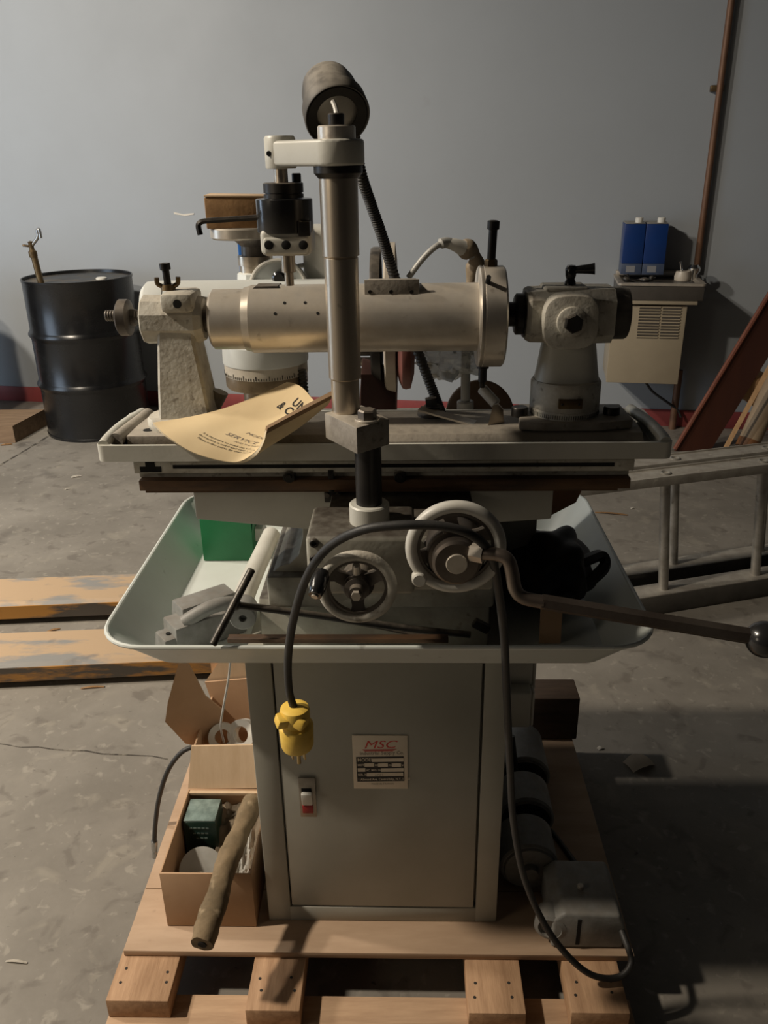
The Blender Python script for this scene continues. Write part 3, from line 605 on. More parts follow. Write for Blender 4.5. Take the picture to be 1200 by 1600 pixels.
def gfn(u, v):
    p0 = M(564, 585 + 60 * v, 1.36); p1 = M(618, 578 + 75 * v, 1.418)
    return p0.lerp(p1, u) + V((0, -.012 * math.sin(PI * u), 0))
part('splash_sheet', gs.sheet(gfn, 10, 8, .0015), m_guard, gr, 'thin dark bent splash sheet')
for k, (y0_, y1_, mt) in enumerate(((543, 556, m_darksteel), (558, 572, m_bright), (575, 592, m_bright))):
    p = M(566, (y0_ + y1_) / 2, 1.47); part('spindle_collar', B().cyl((p.x - .04, p.y, p.z), (p.x + .02, p.y, p.z), mm((y1_ - y0_) / 2, p), n=20, bev=.001), mt, gr)
part('bearing_cap', B().bb(M(585, 545, 1.455), M(597, 597, 1.455) + V((0, .02, 0)), bev=.002), m_scale, gr)
# coolant pipe
cpz = [M(638, 434, 1.40), M(660, 405, 1.40), M(680, 386, 1.40), M(698, 379, 1.41), M(722, 387, 1.42), M(740, 400, 1.43), M(742, 425, 1.435), M(733, 470, 1.44), M(728, 560, 1.44), M(727, 640, 1.44), V((M(727, 640, 1.44).x, 1.44, 1.02))]
cpipe = part('coolant_pipe', B().tube(cpz, lambda t: .0048 if t < .25 else .0085, 12, 8), m_pipe, gr)
part('tape_wrap', B().tube([M(722, 387, 1.42), M(738, 394, 1.43), M(744, 412, 1.433), M(738, 440, 1.436), M(733, 465, 1.44)], lambda t: .0135 + .0035 * math.sin(t * 14), 14, 6), m_tape, cpipe)
part('pipe_elbow', B().tube([M(697, 379, 1.41), M(712, 383, 1.415), M(724, 388, 1.42)], lambda t: .008 + .005 * t, 14, 6), m_wheelp, cpipe)
part('pipe_flange', B().cyl(M(727, 626, 1.44), M(727, 640, 1.44), .015, n=20, bev=.002), m_pipe, cpipe)
part('rear_body', B().bb((-.02, 1.40, FZ - .001), (.27, 1.62, .98), bev=.012).bb((.06, 1.36, .80), (.27, 1.44, .975), bev=.008), m_grime, gr)
part('table_rear_bracket', B().bb((-.27, 1.285, .965), (.30, 1.56, 1.03), bev=.006), m_paintd, gr)

# ------------------------------------------------------------------ upright post with its arm and hanging head
PX, PY_ = M(576, 740, 1.05).x, 1.045
bz = SZ
st = thing('post_stand', 'tall steel post on a clamp block carrying a grey arm with a black tool head', 'stand', (PX, PY_, bz))
part('boss', B().lathe((PX, PY_, bz - .001), (0, 0, 1), [(0, 0), (.0275, 0), (.0275, .026), (.0255, .028), (0, .028)], 40), m_paint, st)
zb0 = M(576, 694, 1.045).z
part('lower_post', B().cyl((PX, PY_, bz + .027), (PX, PY_, zb0 + .002), .0178, n=36), m_black, st)
bk = [M(557, 697, 1.0), M(608, 683, 1.045), M(562, 662, 1.12), M(508, 668, 1.075)]
zlo, zhi = zb0, zb0 + .036
cxs, cys = (bk[0].x + bk[2].x) / 2, 1.056
poly = [(M(558, 698, 1.005).x, 1.003), (M(609, 686, 1.045).x, 1.042), (M(566, 660, 1.10).x, 1.108), (M(508, 668, 1.075).x, 1.072)]
blk = part('clamp_block', B().prism(poly, (0, 0, zlo), (1, 0, 0), (0, 1, 0), (0, 0, zhi - zlo), bev=.002), m_cast, st)
bc = V((M(574, 658, 1.035).x, 1.035, zhi))
part('washer', B().cyl(bc, bc + V((0, 0, .003)), .0165, n=28, bev=.0005), m_bright, blk)
part('hex_bolt', B().lathe(bc + V((0, 0, .003)), (0, 0, 1), [(0, 0), (.0125, 0), (.0125, .010), (.0105, .012), (0, .012)], 6, phase=.2), m_darksteel, blk)
KX, KY = M(541, 640, 1.08).x, 1.078
def kz(py): return M(541, py, KY).z
z1, z2_, z3 = kz(588), kz(400), kz(270)
cl = B().lathe((KX, KY, zhi - .001), (0, 0, 1), [(0, 0), (.0188, 0), (.0188, z1 - zhi - .002), (.0212, z1 - zhi), (.0216, z2_ - zhi - .001), (.0206, z2_ - zhi), (.0212, z2_ - zhi + .001), (.0232, z2_ - zhi + .002), (.0236, z3 - zhi), (0, z3 - zhi)], 48)
part('column', cl, m_steel2, st)
part('column_collar', B().lathe((KX, KY, z3 - .006), (0, 0, 1), [(0, 0), (.024, 0), (.0295, .006), (.0295, .014), (0, .014)], 40), m_black, st)
za0, za1 = M(560, 259, KY - .03).z, M(560, 216, KY - .03).z
aL = M(438, 235, KY - .01)
HXc, HYc = M(438, 235, KY + .05).x, KY + .05
arm = B()
RA, RB = .0335, .0185
pts = []
ad = V((HXc - KX, HYc - KY, 0)).normalized(); aq = V((-ad.y, ad.x, 0))
for k in range(13):
    a_ = -PI / 2 + PI * k / 12; p_ = V((KX, KY, 0)) - ad * (RA * .95 * math.cos(a_)) - aq * (RA * math.sin(a_)); pts.append((p_.x, p_.y))
for k in range(9):
    a_ = -PI / 2 + PI * k / 8; p_ = V((HXc, HYc, 0)) + ad * (RB * math.cos(a_)) + aq * (RB * math.sin(a_)); pts.append((p_.x, p_.y))
pts = pts[::-1] if sum(pts[i][0] * pts[(i + 1) % len(pts)][1] - pts[(i + 1) % len(pts)][0] * pts[i][1] for i in range(len(pts))) < 0 else pts
arm.prism(pts, (0, 0, za0), (1, 0, 0), (0, 1, 0), (0, 0, za1 - za0), bev=.004, seg=3)
part('arm', arm, m_paint, st)
zl1 = M(438, 212, HYc).z
part('arm_boss', B().lathe((HXc, HYc - .001, za0 - .003), (0, 0, 1), [(0, 0), (.0185, 0), (.0195, .002), (.0195, zl1 - za0), (.0175, zl1 - za0 + .003), (0, zl1 - za0 + .003)], 32), m_paint, st)
hh = M(420, 240, HYc - .018); part('set_screw', B().cyl(hh + V((0, 0.004, 0)), hh + V((0, -.0004, 0)), .0032, n=12), m_blk, st)
zc1 = M(526, 196, KY - .02).z
part('top_collar', B().lathe((KX, KY - .004, za1 - .001), (0, 0, 1), [(0, 0), (.0225, 0), (.0225, zc1 - za1), (.021, zc1 - za1 + .0015), (.010, zc1 - za1 + .0015), (0, zc1 - za1 + .0015)], 36), m_steel, st)
part('cap_screw', B().lathe((KX, KY - .004, zc1), (0, 0, 1), [(0, 0), (.0095, 0), (.0098, .012), (.0085, .0135), (.005, .0135), (.005, .006), (0, .006)], 24), m_black, st)
def hz(py): return M(445, py, HYc).z
HX = M(445, 335, HYc).x
hr = mm(44, (HX, HYc, hz(335)))
rod = part('hanger_rod', B().cyl((HX - .002, HYc, hz(290)), (HX - .002, HYc, za0), .0088, n=24), m_steel2, st)
part('head_collar', B().lathe((HX, HYc, hz(309)), (0, 0, 1), [(0, 0), (.0255, 0), (.0255, .0045), (.0235, .005), (.0235, .006), (.0255, .0065), (.0255, hz(285) - hz(309) - .001), (.024, hz(285) - hz(309)), (0, hz(285) - hz(309))], 36), m_black, st)
cbp = V((HX + .016, HYc + .012, hz(287))); part('cap_screw', B().cyl(cbp, cbp + V((0, 0, .012)), .006, n=16, bev=.001), m_black, st)
hd = part('tool_head', B().lathe((HX, HYc, hz(362)), (0, 0, 1), [(0, 0), (hr * .985, 0), (hr, .001), (hr, hz(311) - hz(362)), (hr - .0015, hz(310) - hz(362)), (0, hz(310) - hz(362))], 48), m_blackplastic, st, 'black cylindrical tool head')
part('head_notch', B().bb((HX + hr * .55, HYc - hr * .9, hz(366)), (HX + hr * .96, HYc - hr * .25, hz(344)), bev=.001), m_black, hd)
wb = B()
w0, w1 = M(405, 362, HYc - .028), M(487, 400, HYc - .028)
wb.bb((w0.x, HYc - .03, w1.z), (w1.x, HYc + .03, w0.z + .003), bev=.008, seg=4)
wbp = part('head_slide', wb, m_paint, st, 'pale grey slide with three screw holes')
f0, f1 = M(410, 376, HYc - .032), M(483, 398, HYc - .032)
part('slide_face', B().bb((f0.x, HYc - .0345, f1.z), (f1.x, HYc - .026, f0.z + .004), bev=.005, seg=4), m_paint, wbp)
for px in (420, 447, 474):
    c = M(px, 383, HYc - .0345); part('screw_hole', B().lathe(c + V((0, .004, 0)), (0, -1, 0), [(0, 0), (.0058, 0), (.0058, .0048), (.0046, .0052), (0, .0052)], 18), m_blk, wbp)
part('pin', B().lathe((HX + .001, HYc, hz(446)), (0, 0, 1), [(0, 0), (.006, 0), (.006, hz(426) - hz(446)), (.0092, hz(425) - hz(446)), (.0092, hz(398) - hz(446)), (0, hz(398) - hz(446))], 24), m_steel2, st)
# hex key through the head
hk = [M(402, 340, HYc - .006), M(370, 342, HYc - .006), M(325, 345, HYc - .006), M(314, 347, HYc - .006), M(310, 353, HYc - .006), M(313, 367, HYc - .006)]
solo('hex_key', B().tube(hk, .0038, 6, 5), m_black, hk[0], 'black hex key sticking out left from the hanging tool head', 'hex key', angle=25)
# cardboard block lying on the face plate
q0 = M(322, 352, VY - .03); q1 = M(418, 352, VY - .03); zt2 = M(322, 308, VY - .03).z
solo_b = thing('cardboard_carton', 'small crushed brown carton lying on the round steel face plate', 'box', ((q0.x + q1.x) / 2, VY, vz(354)))
part('carton_body', B().box(((q0.x + q1.x) / 2, VY, (vz(354) + zt2) / 2), (q1.x - q0.x, .07, zt2 - vz(354)), (0, 0, math.radians(4)), bev=.002), m_cardd, solo_b)
part('carton_lid', B().box(((q0.x + q1.x) / 2 + .001, VY, zt2 + .001), (q1.x - q0.x + .002, .072, .003), (0, math.radians(1.5), math.radians(4)), bev=.001), m_cardl, solo_b)

# ------------------------------------------------------------------ machine lamp on its flexible arm
lc = M(518, 150, 1.17)
lmp = thing('machine_lamp', 'dusty black machine lamp with bell shade on a black flexible arm behind the post', 'lamp', M(690, 655, 1.27))
ax = V((0.22, -0.74, -0.52)).normalized()          # the way the shade opens
l_c = M(526, 178, 1.165); R0 = mm(52, l_c)
part('shade', B().lathe(l_c - ax * .085, ax, [(0, 0), (R0 * .35, .002), (R0 * .6, .009), (R0 * .78, .022), (R0 * .86, .038), (R0 * .90, .06), (R0 * .91, .066), (R0 * .985, .069), (R0 * 1.0, .09), (R0 * .97, .092), (R0 * .80, .084), (R0 * .76, .07), (.03, .05), (.0, .05)], 48), m_lampd, lmp, 'dusty bell-shaped shade')
part('lens_ring', B().lathe(l_c + ax * -.002, ax, [(R0 * .62, .006), (R0 * .90, .008), (R0 * .90, .002), (R0 * .62, .0)], 40, ring=True), m_black, lmp)
part('bulb_face', B().lathe(l_c - ax * .008, ax, [(0, 0), (R0 * .66, 0), (R0 * .66, .006), (R0 * .4, .009), (0, .010)], 36), m_tin, lmp)
pcs = M(523, 164, 1.12); part('shade_clip', B().tube([M(520, 158, 1.11), M(524, 168, 1.105), M(526, 178, 1.10)], .003, 8, 4), m_white, lmp)
arm_pts = [l_c - ax * .03 + V((.02, .03, 0)), M(562, 262, 1.215), M(580, 320, 1.235), M(598, 372, 1.25), M(616, 432, 1.265), M(650, 540, 1.275), M(676, 610, 1.28), M(690, 646, 1.28)]
part('flexible_arm', B().tube(arm_pts, lambda t: .0078 + .0007 * math.sin(t * 620), 12, 56), m_rubber, lmp)
rg = B()
part('base_nut', B().cyl(M(676, 650, 1.26), M(673, 622, 1.26), .010, n=6).cyl(M(676, 640, 1.26), M(676, 634, 1.26), .014, n=18), m_black, lmp)
lb = M(674, 660, 1.255)
part('base_block', B().lathe((lb.x, 1.262, tpz), (0, 0, 1), [(0, 0), (.022, 0), (.022, M(674, 645, 1.26).z - tpz), (0, M(674, 645, 1.26).z - tpz)], 28), m_darksteel, lmp)

# steel stop finger lying on the table
s0, s1, s2 = M(656, 640, 1.245), M(760, 668, 1.215), M(772, 634, 1.215)
sf = thing('steel_stop', 'bent flat steel stop with upturned end lying on the table beside the lamp base', 'stop', s1)
d = (s1 - s0); n_ = V((d.y, -d.x, 0)).normalized() * -.011
part('strip', B().loops([[s0 - n_, s0 + n_, s0 + n_ + V((0, 0, .003)), s0 - n_ + V((0, 0, .003))], [s1 - n_ * 1.2, s1 + n_ * 1.2, s1 + n_ * 1.2 + V((0, 0, .003)), s1 - n_ * 1.2 + V((0, 0, .003))]]), m_bright, sf)
tab = [M(762, 667, 1.205), M(787, 660, 1.22), M(786, 640, 1.222), M(778, 631, 1.218), M(770, 634, 1.212)]
part('upturned_tab', B().loops([tab, [p + V((.001, .004, 0)) for p in tab]]), m_steel2, sf)
part('stop_pin', B().cyl(M(752, 606, 1.255), M(776, 632, 1.24), .0085, n=16, bev=.002), m_wheelp, sf)

# ------------------------------------------------------------------ tailstock
tsY = 1.235
tzs = tpz
axz = M(332, 498, tsY).z
ts = thing('tailstock', 'dusty grey cast tailstock with threaded screw and wing nut on the left of the table', 'tailstock', (M(285, 650, 1.22).x, 1.225, tzs))
bx = M(285, 650, 1.22).x
part('foot', B().lathe((bx - .002, 1.222, tzs), (0, 0, 1), [(0, 0), (.050, 0), (.051, .004), (.051, .012), (.048, .016), (0, .016)], 40), m_paintd, ts)
def rect(xa, xb, ya, yb, z, c):
    return [V((xa + c, ya, z)), V((xb - c, ya, z)), V((xb, ya + c, z)), V((xb, yb - c, z)), V((xb - c, yb, z)), V((xa + c, yb, z)), V((xa, yb - c, z)), V((xa, ya + c, z))]
def xx(px, py, Y=1.20): return M(px, py, Y).x
stem = [rect(xx(247, 642), xx(330, 642), 1.195, 1.262, tzs + .012, .004), rect(xx(246, 600), xx(318, 600), 1.199, 1.262, M(246, 600, 1.2).z, .004),
        rect(xx(244, 540), xx(303, 540), 1.203, 1.262, M(246, 540, 1.2).z, .004), rect(xx(243, 500), xx(300, 500), 1.205, 1.264, M(246, 500, 1.2).z, .005)]
part('stem', B().loops(stem), m_paintd, ts, angle=25)
hx0, hx1 = xx(215, 500), xx(312, 500)
part('barrel', B().lathe((hx0, tsY, axz), (1, 0, 0), [(0, 0), (.034, 0), (.036, .002), (.035, xx(245, 500) - hx0), (.036, xx(300, 500) - hx0), (.030, hx1 - hx0), (0, hx1 - hx0)], 10, phase=.3), m_paintd, ts, angle=28)
tb0, tb1 = M(251, 490, 1.195), M(298, 459, 1.195)
part('top_block', B().bb((tb0.x, 1.195, tb0.z), (tb1.x, 1.262, tb1.z), bev=.006, seg=2), m_paintd, ts)
c = M(277, 475, 1.195); part('cross_hole', B().cyl(c + V((0, .004, 0)), c + V((0, -.0005, 0)), .0062, n=18), m_blk, ts)
part('side_lug', B().cyl((xx(292, 490), tsY + .02, axz + .018), (xx(312, 490), tsY + .02, axz + .014), .014, n=16, bev=.003), m_paintd, ts)
tqx = xx(263, 450, tsY)
part('wing_nut', B().lathe((tqx, tsY, tb1.z), (0, 0, 1), [(0, 0), (.011, 0), (.009, .008), (0, .008)], 20)
     .tube([(tqx - .006, tsY, tb1.z + .004), (tqx - .014, tsY - .003, tb1.z + .009), (tqx - .0145, tsY - .004, tb1.z + .018)], .0035, 10, 5)
     .tube([(tqx + .006, tsY, tb1.z + .004), (tqx + .014, tsY + .002, tb1.z + .009), (tqx + .0155, tsY + .002, tb1.z + .018)], .0035, 10, 5), m_brassold, ts, 'brass wing nut')
ztop = M(258, 411, tsY).z
part('lock_screw', B().lathe((tqx, tsY, tb1.z + .006), (-.05, 0, 1), [(0, 0), (.0052, 0), (.0052, ztop - tb1.z - .016), (.0078, ztop - tb1.z - .015), (.0078, ztop - tb1.z - .006), (.004, ztop - tb1.z - .006), (0, ztop - tb1.z - .01)], 20), m_black, ts)
r0x = xx(165, 490, tsY); pr = []
tl = hx0 - r0x
for k in range(31): pr.append((.0085 if k % 2 else .0074, tl * k / 30))
part('threaded_rod', B().lathe((r0x, tsY, axz + .006), (1, 0, 0), [(0, 0)] + pr + [(0, tl)], 20), m_darksteel, ts)
kn0 = xx(186, 500, tsY); prk = [(0, 0), (.022, 0), (.0265, .003), (.0265, .016), (.02, .019), (.012, .019), (.012, .026), (0, .026)]
part('adjusting_knob', B().lathe((kn0, tsY, axz + .003), (1, 0, 0), prk, 36), m_darksteel, ts)
part('quill_ring', B().lathe((hx1 - .004, tsY, axz), (1, 0, 0), [(0, 0), (.0185, 0), (.0195, .002), (.0195, .010), (.016, .013), (0, .013)], 32), m_darksteel, ts)
part('centre', B().lathe((hx1 + .008, tsY, axz), (1, 0, 0), [(0, 0), (.0105, 0), (.010, .010), (.006, .012), (.003, .024), (0, .024)], 24), m_steel2, ts)
lk = M(342, 620, 1.25); part('clamp_lever', B().tube([M(332, 650, 1.25), M(338, 632, 1.25), M(345, 612, 1.25)], lambda t: .006 + .006 * t, 12, 6), m_cast, ts)

# ------------------------------------------------------------------ long steel cylinder held between the centres
fxY = 1.24
fz = M(560, 497, fxY).z
fx = thing('cylinder_fixture', 'long dusty ground steel cylinder with end flange held between the centres above the table', 'cylinder', (M(560, 500, fxY).x, fxY, fz - .05))
X = lambda px: M(px, 498, fxY).x
r1 = mm(52, (X(600), fxY, fz)); rl_ = mm(46, (X(350), fxY, fz)); rf = mm(77, (X(770), fxY, fz))
xs = X(332)
part('sleeve', B().lathe((xs, fxY, fz), (1, 0, 0), [(.012, .012), (.012, 0), (rl_ - .004, 0), (rl_, .004), (rl_, X(384) - xs)], 64).lathe((xs, fxY, fz), (1, 0, 0), [(0, .012), (.012, .012)], 64), m_steel, fx)
part('bevel_ring', B().lathe((X(384), fxY, fz), (1, 0, 0), [(rl_ - .002, 0), (rl_ + .002, .0005), (r1 - .0005, X(396) - X(384)), (r1 - .004, X(396) - X(384) + .001)], 64), m_bright, fx)
part('barrel', B().lathe((X(396), fxY, fz), (1, 0, 0), [(0, 0), (r1, 0), (r1, X(745) - X(396)), (0, X(745) - X(396))], 72), m_steel, fx)
kx = X(420); part('key_flat', B().prism([(-.02, 0), (.022, 0), (.019, .0045), (-.014, .0045)], (kx, fxY - .016, fz + r1 - .004), (1, 0, 0), (0, 0, 1), (0, .032, 0), bev=.0005), m_darksteel, fx)
for (px, py) in ((438, 481), (452, 464), (483, 464), (502, 481)):
    a_ = math.asin(max(-1, min(1, (498 - py) / 52.0 * .95))); d = V((0, -math.cos(a_ - .12), math.sin(a_ + .02)))
    d.normalize(); p = V((X(px), fxY, fz)) + d * (r1 - .003)
    part('drilled_hole', B().cyl(p, p + d * .0034, .0022, n=12), m_blk, fx)
fl = part('flange', B().lathe((X(745), fxY, fz), (1, 0, 0), [(0, 0), (rf * .96, 0), (rf, .002), (rf, X(748) - X(745) + .002), (rf * .99, .006), (rf * .99, .0075), (rf, .008), (rf * 1.0, X(783) - X(745)), (rf * .96, X(786) - X(745)), (.02, X(786) - X(745)), (0, X(786) - X(745))], 72), m_steel, fx)
fzt = fz + rf
part('flange_nut', B().lathe((X(764), fxY, fzt - .003), (0, 0, 1), [(0, 0), (.0095, 0), (.0095, .010), (.008, .012), (0, .012)], 6), m_brassold, fl)
zt3 = M(769, 344, fxY).z
part('flange_screw', B().lathe((X(764), fxY, fzt), (.03, 0, 1), [(0, 0), (.0062, 0), (.0062, zt3 - fzt - .013), (.0088, zt3 - fzt - .012), (.0088, zt3 - fzt - .001), (.005, zt3 - fzt), (0, zt3 - fzt - .004)], 20), m_black, fl)
p = M(763, 437, fxY - rf * .75); part('flange_hole', B().cyl(p + V((0, .01, -.006)), p + V((0, -.004, .004)), .0035, n=14), m_blk, fl)
part('lower_screw', B().lathe((X(757), fxY, fz - rf + .002), (0, 0, -1), [(0, 0), (.009, 0), (.009, .006), (.0065, .007), (.0065, .026), (.0045, .028), (.0035, .036), (0, .037)], 20), m_black, fl)
pl0, pl1 = M(569, 437, fxY - .03), M(655, 465, fxY - .03)
fp = part('scraper_plate', B().bb((pl0.x, fxY - .031, pl1.z), (pl1.x, fxY - .027, pl0.z), bev=.0008).bb((pl0.x + .004, fxY - .028, fz + r1 * .6), (pl1.x - .004, fxY + .01, fz + r1 + .006), bev=.001), m_cast, fx, 'dusty plate screwed along the cylinder')
for px in (578, 611, 643):
    c = M(px, 456, fxY - .031); part('plate_screw', B().cyl(c + V((0, .001, 0)), c + V((0, -.0012, 0)), .0028, n=14), m_black, fp)

# ------------------------------------------------------------------ workhead on the right
wh = thing('workhead', 'dusty grey swivel workhead with a black lever on the right of the table', 'workhead', (M(883, 648, 1.22).x, 1.225, tzs))
wx = M(883, 620, 1.225).x; wy = 1.228
part('mount_plate', B().prism([(M(808, 660, 1.2).x, 1.18), (M(845, 660, 1.2).x, 1.172), (M(930, 660, 1.2).x, 1.172), (M(985, 660, 1.2).x, 1.185), (M(985, 660, 1.2).x, 1.27), (M(820, 660, 1.2).x, 1.275)], (0, 0, tzs), (1, 0, 0), (0, 1, 0), (0, 0, .014), bev=.003), m_cast, wh)
rb_ = mm(55, (wx, wy - .05, tzs))
zq = lambda py: M(883, py, wy - .05).z
zz0 = tzs + .013
sbz = zq(608)
part('swivel_base', B().lathe((wx, wy, zz0), (0, 0, 1), [(0, 0), (rb_ * .99, 0), (rb_, .002), (rb_, .011), (rb_ * .985, .012), (rb_ * 1.0, .013), (rb_ * 1.0, sbz - zz0), (rb_ * .95, sbz - zz0 + .004), (0, sbz - zz0 + .004)], 48), m_paintd, wh)
tk = B()
for k in range(40):
    a_ = -PI * .9 + k * PI * .8 / 39; d = V((math.cos(a_), math.sin(a_), 0)); q = V((-d.y, d.x, 0)) * .0004; p_ = V((wx, wy, zz0 + .003)) + d * rb_
    tk.loops([[p_ - q, p_ + q, p_ + q + d * .0004, p_ - q + d * .0004], [v_ + V((0, 0, .006)) for v_ in (p_ - q, p_ + q, p_ + q + d * .0004, p_ - q + d * .0004)]])
gm = part('graduation_marks', tk, m_ink, wh); gm['kind'] = 'stuff'
pa, pb = M(873, 624, wy - rb_), M(909, 638, wy - rb_)
pp = part('index_plate', B().bb((pa.x, wy - rb_ * .99 - .004, pb.z), (pb.x, wy - rb_ * .9, pa.z), bev=.0006), m_brassold, wh, 'small brass index plate')
for t_ in (.15, .85): part('rivet', B().sphere((pa.x + (pb.x - pa.x) * t_, wy - rb_ * .99 - .004, (pa.z + pb.z) / 2), .002, 10, 6), m_black, pp)
zc0, zc9 = sbz, zq(535)
wxt = M(888, 540, wy).x
lo = []
for t_, rx, ry in ((0, mm(50, (wx, wy, zc0)), .036), (.3, mm(46, (wx, wy, zc0)), .034), (.7, mm(42, (wx, wy, zc0)), .032), (1.0, mm(38, (wx, wy, zc0)), .030)):
    cx_ = wx + (wxt - wx) * t_
    lo.append([V((cx_ + rx * math.copysign(abs(math.cos(2 * PI * k / 28)) ** .7, math.cos(2 * PI * k / 28)), wy + ry * math.copysign(abs(math.sin(2 * PI * k / 28)) ** .7, math.sin(2 * PI * k / 28)), zc0 + (zc9 - zc0) * t_)) for k in range(28)])
part('pedestal', B().loops(lo), m_paint, wh)
hzc = M(880, 490, wy).z
hx0, hx1 = M(819, 490, wy).x, M(952, 490, wy).x
def hsec(x_, hw_, hh_, c_): return [V((x_, wy + a_ * hw_, hzc + b_ * hh_)) for a_, b_ in ((-1 + c_, -1), (1 - c_, -1), (1, -1 + c_), (1, 1 - c_), (1 - c_, 1), (-1 + c_, 1), (-1, 1 - c_), (-1, -1 + c_))]
hh_ = mm(43, (wxt, wy - .04, hzc))
part('housing', B().loops([hsec(hx0, .034, hh_ * .86, .35), hsec(hx0 + .006, .038, hh_ * .92, .3), hsec(hx1 - .03, .040, hh_ * .98, .3), hsec(hx1, .041, hh_ * .98, .4)]), m_paintd, wh, angle=30)
part('top_pad', B().bb((M(847, 450, wy).x, wy - .028, hzc + hh_ * .85), (M(915, 450, wy).x, wy + .028, hzc + hh_ * 1.06), bev=.004, seg=3), m_paintd, wh)
fc = M(893, 505, wy - .058); fr_ = mm(44, fc)
def sq(px_c, y_, s_, n=32, e=.62): return [V((px_c.x + s_ * math.copysign(abs(math.cos(2 * PI * k / n)) ** e, math.cos(2 * PI * k / n)), y_, px_c.z + s_ * .98 * math.copysign(abs(math.sin(2 * PI * k / n)) ** e, math.sin(2 * PI * k / n)))) for k in range(n)]
fcp = part('front_boss', B().loops([sq(fc, wy - .02, fr_), sq(fc, wy - .052, fr_), sq(fc, wy - .057, fr_ * .95), sq(fc, wy - .058, fr_ * .88)]), m_paintd, wh, angle=30)
part('boss_ring', B().lathe((fc.x, wy - .056, fc.z + .002), (0, -1, 0), [(0, 0), (.0215, 0), (.0205, .006), (.018, .007), (0, .007)], 32), m_paintd, fcp)
part('boss_bolt', B().lathe((fc.x + .001, wy - .062, fc.z + .001), (0, -1, 0), [(0, 0), (.0135, 0), (.0135, .009), (.0115, .011), (0, .011)], 6, phase=.4), m_black, fcp)
part('rear_collar', B().lathe((hx1 - .001, wy, hzc), (1, 0, 0), [(0, 0), (hh_ * .95, 0), (hh_ * .96, .003), (hh_ * .96, M(976, 490, wy).x - hx1), (hh_ * .92, M(979, 490, wy).x - hx1), (0, M(979, 490, wy).x - hx1)], 44), m_lampd, wh, 'dusty black end collar')
nx = M(790, 490, wy).x
part('nose', B().lathe((nx - .006, wy, hzc), (1, 0, 0), [(0, 0), (.008, .004), (.0175, .006), (.0175, .018), (.026, .0185), (.0295, .021), (.0295, .030), (.033, .031), (.034, hx0 - nx + .008), (0, hx0 - nx + .008)], 36), m_black, wh)
zp = hzc + hh_ * 1.05
lx = M(891, 440, wy).x
part('clamp_lever', B().lathe((lx, wy, zp), (0, 0, 1), [(0, 0), (.0085, 0), (.008, .004), (.006, .008), (.0075, .012), (.0085, .022), (.006, .027), (0, .028)], 20).tube([(lx, wy, zp + .02), (lx + .012, wy - .003, zp + .0215), (lx + .026, wy - .006, zp + .0225), (lx + .032, wy - .007, zp + .023)], lambda t: .0045 + .004 * t, 14, 5), m_blackplastic, wh, 'black clamping lever')
for px, py in ((812, 638), (956, 637)):
    c = M(px, py, 1.215); part('hold_down_bolt', B().lathe((c.x, 1.215, tzs + .012), (0, 0, 1), [(0, 0), (.0125, 0), (.0125, .012), (.011, .014), (0, .014)], 18), m_black, wh)

# round tan disc and crumpled plastic behind the table
dc = M(760, 648, 1.52); dR = mm(53, dc)
solo('abrasive_disc', B().lathe((dc.x - .012, 1.52, dc.z), (0, 1, -.12), [(0, 0), (dR - .003, 0), (dR, .002), (dR, .016), (0, .018)], 48), m_twheel, (dc.x, 1.52, dc.z - dR), 'tan round abrasive disc standing behind the table near the flange', 'disc')
part('disc_shelf', B().bb((dc.x - .10, 1.50, dc.z - dR - .022), (dc.x + .10, 1.56, dc.z - dR - .002), bev=.002), m_paintd, gr)
pb_ = B(); pc_ = M(700, 565, 1.41)
pb_.sphere(pc_, .05, 44, 26)
for v_ in pb_.bm.verts:
    d = v_.co - pc_; k_ = noise.noise(d * 28 + V((3, 1, 5))) * .55 + noise.noise(d * 62) * .38 + noise.noise(d * 120) * .2
    v_.co = pc_ + V((d.x * 1.05, d.y * .55, d.z * .72)) * (1 + k_) + V((0, 0, .006))
solo('plastic_wrap', pb_, m_plastic, pc_ - V((0, 0, .03)), 'crumpled dirty clear plastic wrapped on the pipe behind the steel cylinder', 'plastic', angle=20)

# ------------------------------------------------------------------ service manual draped over the table edge
man = thing('service_manual', 'curled cream paper service manual lying over the front edge of the table', 'manual', M(330, 690, 1.12))
fcv = catmull([M(239, 660, 1.155), M(262, 682, 1.125), M(305, 708, 1.108), M(365, 722, 1.10), M(396, 708, 1.092), M(410, 688, 1.087), M(415, 671, 1.085)], 6)
bcv = catmull([M(448, 597, 1.235), M(460, 599, 1.215), M(474, 607, 1.19), M(490, 625, 1.15), M(503, 632, 1.13), M(511, 626, 1.12), M(516, 616, 1.115)], 6)
def samp(c_, t):
    t = max(0, min(1, t)) * (len(c_) - 1); i = min(int(t), len(c_) - 2); return c_[i].lerp(c_[i + 1], t - i)
def man_s(u, v):
    p_ = samp(fcv, u).lerp(samp(bcv, u), v)
    return p_ + V((0, 0, -.012 * math.sin(PI * v) * (1 - u) * .9 + .006 * math.sin(2 * PI * v) * math.sin(PI * min(1, u * 1.4))))
def man_n(u, v):
    e = .01; a_ = man_s(min(1, u + e), v) - man_s(max(0, u - e), v); b_ = man_s(u, min(1, v + e)) - man_s(u, max(0, v - e))
    n__ = a_.cross(b_).normalized(); return n__
def layer(off): return lambda u, v: man_s(u, v) + man_n(u, v) * off
sgn = 1 if man_n(.3, .5).z > 0 else -1
